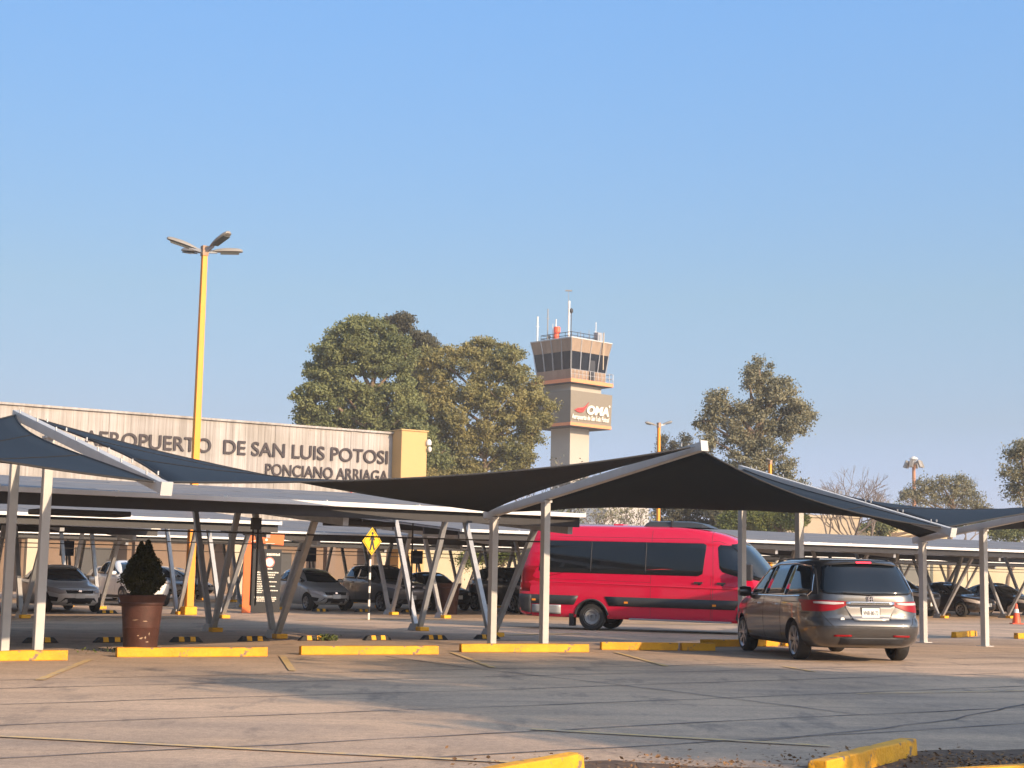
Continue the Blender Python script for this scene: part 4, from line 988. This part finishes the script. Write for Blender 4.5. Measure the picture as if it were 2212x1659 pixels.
# ---- grey minivan seen from behind
def minivan():
    B = Body(xr=[(.24,-.80),(.30,-.98),(.42,-1.10),(.60,-1.14),(.70,-1.10),(.74,-1.05),(.95,-1.02),(1.10,-1.00),(1.2,-.95),(1.40,-.82),(1.55,-.72),(1.64,-.68),(1.69,-.62),(1.725,-.30),(1.745,.5)],
             xf=[(.24,3.75),(.35,3.98),(.55,4.04),(.75,4.0),(.88,3.88),(.96,3.65),(1.03,3.35),(1.10,3.0),(1.16,2.85),(1.35,2.45),(1.55,1.95),(1.65,1.6),(1.70,1.3),(1.745,.9)],
             w=[(.24,.88),(.30,.96),(.40,1.01),(.60,1.03),(.80,1.033),(.95,1.025),(1.06,1.005),(1.15,.985),(1.3,.935),(1.5,.86),(1.6,.815),(1.67,.755),(1.71,.68),(1.735,.54),(1.745,.36)], pr=6.0, pf=4.2, xm=1.6)
    rz = math.atan2(2.80,-.40)
    t = thing('minivan', 'dark grey minivan parked tail towards the camera with red tail lights', 'minivan', (6.21,28.15,0), rz)
    t.scale = (1.05,1.05,1.05)
    P = paint('minivan_grey', (.098,.095,.093), .7, .30)
    body_obj(B, P, t, [(0,.33,.385),(3.0,.33,.385)], 1.0)
    for x in (0,3.0):
        wheel(t, x, .875, .335, .225, .24, 7); wheel(t, x, -.875, .335, .225, .24, 7, side=-1)
    # glass
    rw = [((-.80,1.17),(-.68,1.59)),((-.70,1.135),(-.60,1.63)),((0,1.115),(0,1.65)),((.70,1.135),(.60,1.63)),((.80,1.17),(.68,1.59))]
    patch(B,'back',rw,M['tint2'],t,'rear_window',.006,5,8)
    fr = [((-.80,1.14),(-.72,1.64)),((-.6,1.12),(-.56,1.675)),((0,1.11),(0,1.685)),((.6,1.12),(.56,1.675)),((.80,1.14),(.72,1.64))]
    patch(B,'back',[((-.90,1.12),(-.79,1.63)),((-.83,1.13),(-.73,1.64))],M['black'],t,'pillar_cover',.004); patch(B,'back',[((.83,1.13),(.73,1.64)),((.90,1.12),(.79,1.63))],M['black'],t,'pillar_cover',.004)
    sp = MB()
    vs = []; 
    for i in range(17):
        y = -.64+i*.08; xx = B.XR(y,1.67)
        vs += [(xx+.10,y,1.700-.02*(y/.64)**2*2),(xx-.085,y,1.672-.02*(y/.64)**2*2),(xx-.08,y,1.650-.02*(y/.64)**2*2),(xx+.06,y,1.655-.02*(y/.64)**2*2)]
    sp.add(vs, [(4*i+k, 4*i+(k+1)%4, 4*i+4+(k+1)%4, 4*i+4+k) for i in range(16) for k in range(4)]+[(0,1,2,3),(67,66,65,64)])
    so_ = sp.build('roof_spoiler', P, t, smooth=True)
    q = MB(); q.box(B.XR(0,1.67)-.095,B.XR(0,1.67)-.06,-.13,.13,1.655,1.682); q.build('brake_light', mat('lit_brake',(.6,.01,.02),.3,emis=((1,.02,.05),2.2)), t)
    wp = MB(); 
    y0 = .42; wp.tube([(B.XR(0,1.135)-.03,-.02,1.13),(B.XR(.2,1.15)-.035,.22,1.15),(B.XR(.42,1.165)-.03,.46,1.165)], [.014,.010,.007], 6); wp.build('wiper', M['black'], t)
    for side, s_ in (('L',1),('R',-1)):
        w1 = [((.95,1.12),(1.05,1.565)),((1.85,1.10),(1.72,1.52))]
        dw = [((1.62,1.10),(1.42,1.60)),((2.35,1.105),(1.98,1.47)),((2.62,1.12),(2.20,1.33))]
        mw_ = [((.52,1.13),(.44,1.615)),((1.52,1.10),(1.34,1.61))]
        rw_ = [((-.62,1.20),(-.46,1.44)),((-.56,1.14),(-.30,1.57)),((.44,1.10),(.36,1.615))]
        for c in (dw, mw_, rw_): patch(B,side,c,M['glass'],t,'side_window',.005)
        trim = [((-.67,1.18),(-.52,1.45)),((-.58,1.10),(-.34,1.60)),((.48,1.07),(.40,1.65)),((.60,1.075),(.50,1.648)),((1.5,1.075),(1.3,1.635)),((2.35,1.08),(1.98,1.50)),((2.68,1.11),(2.22,1.34))]
        outline(B,side,trim,M['chrome'],t,'window_trim',.02)
        seamline(B,side,[(.50,1.62),(.56,1.1),(.62,.8),(.60,.35)],t); seamline(B,side,[(1.40,1.62),(1.56,1.1),(1.60,.7),(1.58,.32)],t); seamline(B,side,[(2.66,1.08),(2.66,.7),(2.6,.34)],t)
        seamline(B,side,[(.55,.985),(-.95,.985)],t,.016)
        for x in (.78,2.3-.45):
            q = MB(); q.beam((x,s_*(B.Y(x,.93)+.022),.93),(x+.22,s_*(B.Y(x+.2,.93)+.022),.93),.02,.03); q.beam((x,s_*B.Y(x,.93),.93),(x,s_*(B.Y(x,.93)+.02),.93),.02,.025); q.beam((x+.22,s_*B.Y(x,.93),.93),(x+.22,s_*(B.Y(x,.93)+.02),.93),.02,.025); q.build('door_handle', M['chrome'], t)
        mr = MB(); mr.lathe([(.02,-.13),(.085,-.11),(.10,0),(.085,.11),(.02,.13)], 14, (2.55,s_*(B.Y(2.5,1.1)+.13),1.13), 'y'); mr.build('wing_mirror', P, t, smooth=True)
        patch(B,side,[((-.45,.27),(-.45,.32)),((3.3,.27),(3.3,.32))],M['plast'],t,'sill',.01)
        # tail light: on the side, and wrapping over the back
        tl = MB()
        patch(B,side,[((-.80,.86),(-.80,1.035)),((-.60,.90),(-.62,1.025)),((-.47,.985),(-.47,1.0))],M['lampred'],t,'tail',.008,mb=tl)
        ys = [(.99,.845,1.03),(.93,.84,1.03),(.80,.845,1.03),(.62,.87,1.025),(.46,.93,1.02),(.36,.985,1.015)]
        patch(B,'back',[((s_*y,zl),(s_*y,zh)) for y,zl,zh in ys],M['lampred'],t,'tail',.012,mb=tl)
        tlo = tl.build('tail_light', M['lampred'], t, smooth=True, fix=False)
        patch(B,'back',[((s_*y,zl),(s_*y,zh)) for y,zl,zh in [(.90,.975,1.008),(.78,.965,1.008),(.62,.96,1.004),(.46,.975,1.000)]],M['lampclear'],tlo,'clear_lens',.017)
        patch(B,'back',[((s_*.66,.435),(s_*.66,.465)),((s_*.36,.44),(s_*.36,.468))],M['lampred'],t,'bumper_reflector',.008)
        patch(B,side,[((-.9,.80),(-.9,.815)),((-.40,.80),(-.42,.815))],M['black'],t,'bumper_gap',.002,2,1)
        seamline(B,'back',[(s_*.80,.80),(s_*.72,.66),(s_*.66,.60)],t,.014)
    seamline(B,'back',[(-.70,.605),(.70,.605)],t,.016)
    seamline(B,'back',[(-.97,.60),(-.70,.605)],t,.01); seamline(B,'back',[(.70,.605),(.97,.60)],t,.01)
    ch = patch(B,'back',[((-.42,.968),(-.42,1.012)),((0,.965),(0,1.015)),((.42,.968),(.42,1.012))],M['chrome'],t,'chrome_bar',.018)
    rc = patch(B,'back',[((-.44,.93),(-.44,.955)),((-.30,.70),(-.36,.955)),((.30,.70),(.36,.955)),((.44,.93),(.44,.955))],paint('plate_recess',(.16,.155,.15),.7,.35),t,'plate_recess',.003)
    seamline(B,'back',[(-.42,.94),(-.34,.72),(-.28,.695),(.28,.695),(.34,.72),(.42,.94)],t,.012)
    patch(B,'back',[((-.55,.30),(-.55,.42)),((.55,.30),(.55,.42))],M['plast'],t,'bumper_valance',.006)
    plate(t, B.XR(0,.83)-.012, .83, -math.pi/2, 'VNB-80-72', w=.31)
    q = MB(); q.box(-.17,.17,-.004,.006,-.095,.095); fr_ = q.build('plate_frame', M['plast'], t); fr_.location = (B.XR(0,.83)-.006,0,.83); fr_.rotation_euler = (0,0,-math.pi/2)
    em = MB(); xx = B.XR(0,1.06)-.012
    em.tube([(xx,-.055,1.095),(xx,-.05,1.03),(xx,-.03,1.02),(xx,.03,1.02),(xx,.05,1.03),(xx,.055,1.095),(xx,.04,1.10),(xx,-.04,1.10),(xx,-.055,1.095)], .007, 5)
    em.tube([(xx-.004,-.03,1.09),(xx-.004,-.022,1.03)], .012, 5); em.tube([(xx-.004,.03,1.09),(xx-.004,.022,1.03)], .012, 5); em.tube([(xx-.004,-.025,1.06),(xx-.004,.025,1.06)], .011, 5); em.build('badge', M['chrome'], t)
    q = MB(); q.lathe([(.0001,-.003),(.035,-.003),(.035,.003),(.0001,.003)], 16, axis='y'); st = q.build('round_sticker', M['plate'], t); st.location = (B.XR(.5,.72)-.008,.5,.72); st.rotation_euler = (0,0,-math.pi/2)
    text_ob('Touring', .15, .022, .004, M['chrome'], t, (B.XR(.5,.79)-.008,-.48,.78), name='lettering', rot=(0,0,-math.pi/2))
    for s_ in (-1,1):
        q = MB(); q.tube([(x, s_*.62, 1.735-.02*abs(x-.6)**2) for x in np.linspace(-.3,1.4,10)], .012, 6); q.build('roof_rail', M['plast'], t)
    patch(B,'front',[((-.78,1.16),(-.66,1.62)),((0,1.12),(0,1.66)),((.78,1.16),(.66,1.62))],M['glass'],t,'windshield',.006)
    return t
minivan()

# ---- red passenger van
def red_van():
    B = Body(xr=[(.32,-1.92),(.40,-2.08),(.55,-2.14),(.95,-2.13),(1.2,-2.10),(1.9,-2.0),(2.45,-1.84),(2.62,-1.78),(2.72,-1.67),(2.78,-1.35),(2.80,-.9)],
             xf=[(.32,5.25),(.45,5.45),(.70,5.48),(.95,5.43),(1.10,5.32),(1.22,5.15),(1.32,4.98),(1.42,4.82),(1.6,4.66),(2.0,4.33),(2.3,4.04),(2.5,3.76),(2.62,3.45),(2.70,3.05),(2.76,2.4),(2.80,1.4)],
             w=[(.32,.90),(.40,.965),(.60,.99),(1.0,1.0),(1.17,.998),(1.22,1.006),(1.27,1.0),(1.5,.985),(2.0,.935),(2.3,.895),(2.36,.90),(2.5,.865),(2.65,.80),(2.73,.72),(2.78,.56),(2.80,.35)], pr=11, pf=4.6, xm=2.2)
    p = G(1280,1361.5); hd = Vector((math.cos(R(-20)), math.sin(R(-20)), 0)); right = Vector((hd.y, -hd.x, 0))
    c = Vector((p.x,p.y,0))-right*.84
    t = thing('passenger_van', 'bright red high roof passenger van with a dark window band', 'van', c, R(-20)); t.rotation_euler = (0, R(.55), R(-20))
    P = mat('van_red', (.66,.006,.050), .24, .12, coat=1.0, var=.02)
    body_obj(B, P, t, [(0,.36,.43),(4.32,.36,.43)], 1.0)
    for x in (0,4.32):
        wheel(t, x, .87, .352, .22, .215, steel=True, rimm='galv'); wheel(t, x, -.87, .352, .22, .215, steel=True, side=-1, rimm='galv')
    for side, s_ in (('R',-1),('L',1)):
        xs = [-1.45,.10,1.62,3.02]
        wb = [((-1.50,1.54),(-1.42,2.31)),((-1.42,1.50),(-1.36,2.35)),((2.86,1.50),(2.98,2.35)),((2.98,1.56),(3.06,2.31))]
        win = patch(B,side,wb,M['tint'],t,'window_band',.006,10,6)
        for x in (-.05,1.45):
            dv = patch(B,side,[((x-.012,1.52),(x-.012,2.34)),((x+.012,1.52),(x+.012,2.34))],M['darksteel'],win,'window_divider',.012,2,8)
        dwn = [((3.42,1.72),(3.36,2.26)),((3.50,1.62),(3.42,2.32)),((3.85,1.52),(3.80,2.30)),((4.45,1.42),(4.15,2.05)),((4.60,1.42),(4.28,1.90))]
        patch(B,side,dwn,M['tint'],t,'door_window',.006)
        bd_ = [((-2.1,.66),(-2.1,.90)),((-.485,.66),(-.36,.90))]
        patch(B,side,bd_,M['plast'],t,'rub_strip',.014,10,2)
        patch(B,side,[((.485,.66),(.36,.90)),((3.84,.66),(3.96,.90))],M['plast'],t,'rub_strip',.014,10,2)
        patch(B,side,[((-2.18,.34),(-2.18,.905)),((-1.70,.34),(-1.70,.905))],M['plast'],t,'bumper_corner',.016,5,5)
        patch(B,side,[((-1.68,.42),(-1.68,.64)),((-.85,.40),(-.85,.64))],M['galv'],t,'lower_panel',.012)
        # arch lip
        am = MB()
        for x0 in (0,4.32):
            pts = []
            for k in range(25):
                a = math.pi*(-.12+1.24*k/24); xx = x0+.45*math.cos(a); z_ = .36+.45*math.sin(a)
                if z_ > .34: pts.append(Vector((xx, s_*(B.Y(xx,z_)+.008), z_)))
            am.tube(pts, .025, 6)
        am.build('arch_lip', M['plast'], t)
        for x in (1.60,2.98+.22): seamline(B,side,[(x,.40),(x,1.5)],t); seamline(B,side,[(x,2.36),(x,2.66)],t)
        seamline(B,side,[(3.24,.40),(3.26,1.4),(3.22,2.4),(3.35,2.42),(3.9,2.25)],t); seamline(B,side,[(-1.3,2.46),(3.3,2.46)],t,.012); seamline(B,side,[(-1.45,.95),(-1.45,2.4)],t)
        seamline(B,side,[(-1.3,1.33),(1.6,1.30)],t,.01)
        cr = MB(); cr.tube([Vector((x, s_*(B.Y(x,1.22)+.001), 1.25-.012*(x+1.3))) for x in np.linspace(-1.3,4.2,20)], .012, 6); cr.build('crease', P, t, smooth=True)
        for x in (2.88,3.48):
            q = MB(); q.beam((x-.11,s_*(B.Y(x,1.32)+.03),1.33),(x+.11,s_*(B.Y(x,1.32)+.03),1.33),.03,.045); q.beam((x-.02,s_*(B.Y(x,1.32)+.003),1.30),(x+.06,s_*(B.Y(x,1.32)+.003),1.30),.012,.07); q.build('door_handle', M['plast'], t)
        for x in (-1.62,.95,3.30):
            q = MB(); y = s_*(B.Y(x,.76)+.02); q.box(x-.05,x+.05,min(y,y+s_*.012),max(y,y+s_*.012),.735,.785); q.build('side_marker', M['amber'], t)
        q = MB(); q.box(-.62,-.50,min(s_*.72,s_*.97),max(s_*.72,s_*.97),.10,.50); q.build('mud_flap', M['black'], t)
        tl = patch(B,side,[((-2.25,.98),(-2.25,1.66)),((-2.0,.98),(-1.98,1.66))],M['lampred'],t,'tail_light',.01)
        patch(B,side,[((-2.25,1.22),(-2.25,1.36)),((-2.01,1.22),(-2.01,1.36))],M['lampclear'],tl,'clear_lens',.014)
        patch(B,side,[((-2.25,1.02),(-2.25,1.07)),((-2.02,1.02),(-2.02,1.07))],M['lampclear'],tl,'clear_lens',.014)
        patch(B,'back',[((s_*.99,.98),(s_*.98,1.66)),((s_*.80,.98),(s_*.80,1.66))],M['lampred'],t,'tail_light',.01)
        mr = MB(); mr.box(4.15,4.33,min(s_*1.12,s_*1.32),max(s_*1.12,s_*1.32),1.42,1.84); mr.beam((4.2,s_*.98,1.5),(4.24,s_*1.15,1.52),.08,.08); mr.build('wing_mirror', M['plast'], t, bevel=.03)
        hl = patch(B,'front',[((s_*.62,.95),(s_*.66,1.12)),((s_*.90,.98),(s_*.90,1.22))],M['lampclear'],t,'headlight',.01)
        st = MB(); st.box(1.05,3.75,min(s_*.90,s_*1.07),max(s_*.90,s_*1.07),.315,.36)
        for x in (1.4,2.3,3.2): st.beam((x,s_*.7,.36),(x,s_*.98,.335),.05,.05)
        st.build('running_board', M['rim'], t, bevel=.01)
    patch(B,'front',[((-.86,1.44),(-.80,2.34)),((-.5,1.40),(-.5,2.40)),((.5,1.40),(.5,2.40)),((.86,1.44),(.80,2.34))],M['glass'],t,'windshield',.008,6,8)
    patch(B,'front',[((-.5,.70),(-.5,1.02)),((.5,.70),(.5,1.02))],M['plast'],t,'grille',.008)
    patch(B,'back',[((-.92,.34),(-.92,.62)),((.92,.34),(.92,.62))],M['plast'],t,'rear_bumper',.03,8,3)
    for y in (-.45,.45): patch(B,'back',[((y-.36,1.5),(y-.34,2.2)),((y+.36,1.5),(y+.34,2.2))],M['tint'],t,'rear_window',.006)
    plate(t, B.XR(-.35,1.1)-.012, 1.08, -math.pi/2, '')
    q = MB(); zt_ = 2.80
    prof = [(1.28,0),(1.34,.11),(1.44,.17),(2.55,.165),(2.85,.12),(3.08,0)]
    vs = []
    for y, k in ((-.60,.0),(-.52,.85),(-.3,1.0),(.3,1.0),(.52,.85),(.60,.0)): vs += [(x, y, 2.765+z*k) for x, z in prof]
    q.add(vs, [(i*6+j, i*6+j+1, (i+1)*6+j+1, (i+1)*6+j) for i in range(5) for j in range(5)]+[tuple(range(6)), tuple(range(30,36))])
    ac = q.build('roof_air_conditioner', mat('ac_black',(.045,.05,.055),.35), t, bevel=.02)
    for y0 in (-1,): 
        q = MB(); q.box(2.02,2.05,-.605,.605,2.775,2.945); q.build('vent_gap', M['black'], ac)
    q = MB(); q.box(.35,.62,-.25,.25,2.79,2.84); q.build('roof_hatch', P, t, bevel=.01)
    return t
red_van()

# ---- parked cars further back
def car(name, label, cat, pos, rz, col, kind='sedan', metal=.4, group='cars parked under the carports', txt='', tail=False, wscale=1.0, nosepos=True, glass='glass'):
    K = dict(
     sedan=dict(wb=2.6, ro=.95, fo=.82, H=1.47, xr=[(.22,-.75),(.35,-.9),(.55,-.95),(.85,-.93),(.98,-.85),(1.02,-.55),(1.06,-.35),(1.2,-.05),(1.35,.35),(1.43,.75),(1.47,1.1)],
                xf=[(.22,3.2),(.35,3.4),(.55,3.43),(.7,3.36),(.78,3.2),(.85,2.85),(.91,2.45),(.96,2.25),(1.1,1.98),(1.28,1.62),(1.4,1.3),(1.45,1.2),(1.47,1.12)],
                w=[(.22,.78),(.35,.85),(.6,.875),(.85,.865),(.95,.835),(1.1,.76),(1.3,.655),(1.4,.56),(1.45,.42),(1.47,.2)], belt=.98),
     hatch=dict(wb=2.45, ro=.62, fo=.80, H=1.52, xr=[(.22,-.5),(.4,-.6),(.8,-.62),(1.0,-.52),(1.2,-.35),(1.4,-.1),(1.49,.2),(1.52,.7)],
                xf=[(.22,3.0),(.35,3.2),(.52,3.25),(.68,3.18),(.80,2.98),(.88,2.75),(.95,2.52),(1.02,2.36),(1.2,2.0),(1.36,1.6),(1.46,1.25),(1.50,1.0),(1.52,.9)],
                w=[(.22,.76),(.35,.82),(.6,.845),(.85,.84),(1.0,.80),(1.2,.71),(1.38,.62),(1.46,.53),(1.50,.40),(1.52,.2)], belt=1.02),
     suv=dict(wb=2.67, ro=.85, fo=.88, H=1.70, xr=[(.28,-.65),(.45,-.82),(.9,-.85),(1.1,-.78),(1.4,-.55),(1.6,-.3),(1.67,0),(1.70,.5)],
                xf=[(.28,3.2),(.45,3.5),(.75,3.55),(.95,3.47),(1.03,3.2),(1.08,2.85),(1.13,2.5),(1.2,2.3),(1.4,1.92),(1.58,1.5),(1.66,1.2),(1.69,1.0),(1.70,.9)],
                w=[(.28,.82),(.45,.89),(.75,.91),(1.0,.90),(1.13,.865),(1.35,.77),(1.55,.68),(1.63,.60),(1.68,.45),(1.70,.25)], belt=1.15))[kind]
    B = Body(K['xr'],K['xf'],K['w'],pr=5,pf=3.6 if kind=='hatch' else 4.2,xm=1.2)
    hd = Vector((math.cos(rz),math.sin(rz),0)); org = pos-hd*K['xf'][2][1] if nosepos else pos
    t = thing(name, label, cat, (org.x,org.y,0), rz, group)
    P = paint(name+'_paint', col, metal, .33); H = K['H']; bl = K['belt']; wb = K['wb']; g = M[glass]; sc = H/1.47
    ar = .335*(1.12 if kind=='suv' else 1); wr = ar-.03
    body_obj(B, P, t, [(0,wr,ar+.02),(wb,wr,ar+.02)], K['w'][2][1])
    for x in (0,wb):
        for s_ in (1,-1): wheel(t, x, s_*(K['w'][2][1]-.115), wr, .2, wr*.66, 6, side=s_)
    zt_ = H-.09
    # windshield and rear window between belt and roof
    zb = bl+.0
    wsw = K['w'][4][1]*.80; wst = B.w(zt_)*.84
    patch(B,'front',[((-wsw,zb+.03),(-wst,zt_-.02)),((-wsw*.6,zb-.01),(-wst*.6,zt_)),((wsw*.6,zb-.01),(wst*.6,zt_)),((wsw,zb+.03),(wst,zt_-.02))],g,t,'windshield',.007,4,6)
    patch(B,'back',[((-wsw*.95,zb+.07),(-wst*.9,zt_-.04)),((wsw*.95,zb+.07),(wst*.9,zt_-.04))],g,t,'rear_window',.007,8,6)
    for side, s_ in (('L',1),('R',-1)):
        xf_ = B.xf(zb+.05); xt = B.xf(zt_)
        a = B.xr(zb+.05)+.30; at_ = B.xr(zt_)+.12; mid = (a+xf_)/2-.15
        patch(B,side,[((a,zb+.03),(at_+.08,zt_-.05)),((mid-.04,zb+.01),(mid-.06,zt_+.01))],g,t,'side_window',.006)
        patch(B,side,[((mid+.04,zb+.01),(mid+.02,zt_+.01)),((xt-.05,zb),(xt-.22,zt_-.0)),((xf_-.30,zb),(xt+.05,zb+(zt_-zb)*.62)),((xf_-.2,zb),(xf_-.25,zb+.06))],g,t,'side_window',.006)
        seamline(B,side,[(mid,zb),(mid+.03,.35)],t,.012); seamline(B,side,[(xf_-.28,zb),(xf_-.3,.5)],t,.012)
        for x in (mid-.32, xf_-.98):
            q = MB(); q.beam((x,s_*(B.Y(x,bl-.1)+.015),bl-.1),(x+.18,s_*(B.Y(x+.1,bl-.1)+.015),bl-.1),.018,.03); q.build('door_handle', P, t)
        mr = MB(); mr.lathe([(.02,-.1),(.07,-.08),(.08,0),(.06,.09),(.02,.1)], 10, (xf_-.42,s_*(B.Y(xf_-.4,zb)+.10),zb+.06), 'y'); mr.build('wing_mirror', P, t, smooth=True)
        zf = K['xf'][3][0]; y0 = K['w'][2][1]
        hl = patch(B,'front',[((s_*y0*.50,zf-.10),(s_*y0*.50,zf-.04)),((s_*y0*.70,zf-.13),(s_*y0*.74,zf+.04)),((s_*y0*.93,zf-.06),(s_*y0*.93,zf+.09))],M['lampclear'],t,'headlight',.01)
        patch(B,'front',[((s_*y0*.74,.34),(s_*y0*.72,.46)),((s_*y0*.90,.36),(s_*y0*.92,.50))],M['black'],t,'fog_lamp_recess',.008)
        zb_ = bl-.17
        patch(B,'back',[((s_*y0*.60,zb_-.02),(s_*y0*.60,zb_+.10)),((s_*y0*.97,zb_-.08),(s_*y0*.95,zb_+.12))],M['lampred'],t,'tail_light',.01)
        if kind == 'suv':
            q = MB(); q.tube([(x, s_*B.w(H-.06)*.98, H-.01) for x in np.linspace(0,1.3,6)], .014, 5); q.build('roof_rail', M['plast'], t)
            patch(B,side,[((-.75,.30),(-.75,.40)),((3.4,.30),(3.4,.40))],M['plast'],t,'sill',.01)
    zf = K['xf'][3][0]
    patch(B,'front',[((-.40,zf-.11),(-.44,zf-.02)),((.40,zf-.11),(.44,zf-.02))],M['black'],t,'grille',.009)
    patch(B,'front',[((-.62,.27),(-.46,.45)),((.62,.27),(.46,.45))],M['black'],t,'lower_grille',.009)
    patch(B,'front',[((-.6,zf-.015),(-.6,zf+.0)),((.6,zf-.015),(.6,zf+.0))],M['chrome'] if kind != 'hatch' else M['plast'],t,'grille_trim',.011,6,1)
    q = MB(); q.lathe([(.0001,-.01),(.05,-.008),(.05,.004),(.0001,.004)], 14, axis='y'); e_ = q.build('badge', M['chrome'], t); e_.location = (B.XF(0,zf-.05)+.016,0,zf-.05); e_.rotation_euler = (0,0,-math.pi/2)
    plate(t, B.XF(0,.52)+.018, .52, math.pi/2, txt, w=.30, h=.15)
    seamline(B,'front',[(-.6,zf+.06),(0,zf+.08),(.6,zf+.06)],t,.01)
    return t
HD = math.atan2(-.829,.559)
car('sedan','pale grey sedan facing the camera behind the left white posts','sedan',EN(15.7,46.9),HD,(.74,.73,.70),'sedan',.1)
car('hatchback','silver hatchback facing the camera right of the orange sign','hatchback',EN(25.9,49.4),HD,(.50,.51,.51),'hatch',.4)
car('sport_utility_car','dark grey sport utility car between the silver hatchback and black sedan','car',EN(28.6,48.6),HD,(.16,.165,.18),'suv',.4)
car('sedan','black sedan behind the struts under the last navy sign','sedan',EN(31.6,50.2),HD,(.012,.013,.016),'sedan',.1)
car('sport_utility_car','black car with a pale plate beside the distant brown pot','car',EN(33.2,46.7),HD,(.012,.013,.015),'suv',.1)
car('sport_utility_car','black sport utility car hidden between the white post and the red van tail','car',EN(35.6,46.9),HD,(.010,.010,.012),'suv',.1)
car('sport_utility_car','white sport utility car behind the yellow lamp post','car',EN(21.0,54.6),HD,(.85,.85,.83),'suv',0)
car('hatchback','small white car behind the plant pot with its nose to the right','hatchback',G(262,1291)+Vector((1.2,0,0)),R(-14),(.85,.87,.88),'hatch',0,nosepos=False)
car('sedan','white car with dark glass right behind the pale grey sedan','sedan',G(200,1293),R(120),(.85,.85,.83),'sedan',0)
car('sedan','dark sedan at the left edge behind the leftmost post','sedan',EN(12.3,47.2),HD,(.05,.055,.06),'sedan',.3)
car('sedan','bluish white car behind the orange sign','sedan',EN(27.5,67),HD,(.45,.50,.55),'sedan',.2)
car('sedan','silver car with a bright bumper just right of the minivan','sedan',EN(48.0,44.4),HD,(.35,.35,.35),'sedan',.4)
car('sport_utility_car','black sport utility car between the two rightmost white posts','car',EN(50.9,43.6),HD,(.016,.017,.020),'suv',.15)
car('sedan','dark car right of the last white post, behind the cone struts','sedan',EN(53.6,42.9),HD,(.028,.022,.022),'sedan',.2)
car('sedan','dark sedan at the right edge beyond the orange cone','sedan',EN(56.6,42.6),HD,(.018,.019,.022),'sedan',.2)
car('sedan','dark car whose roof shows just behind the minivan tail light','sedan',EN(45.3,45.0),HD,(.03,.03,.033),'sedan',.2)
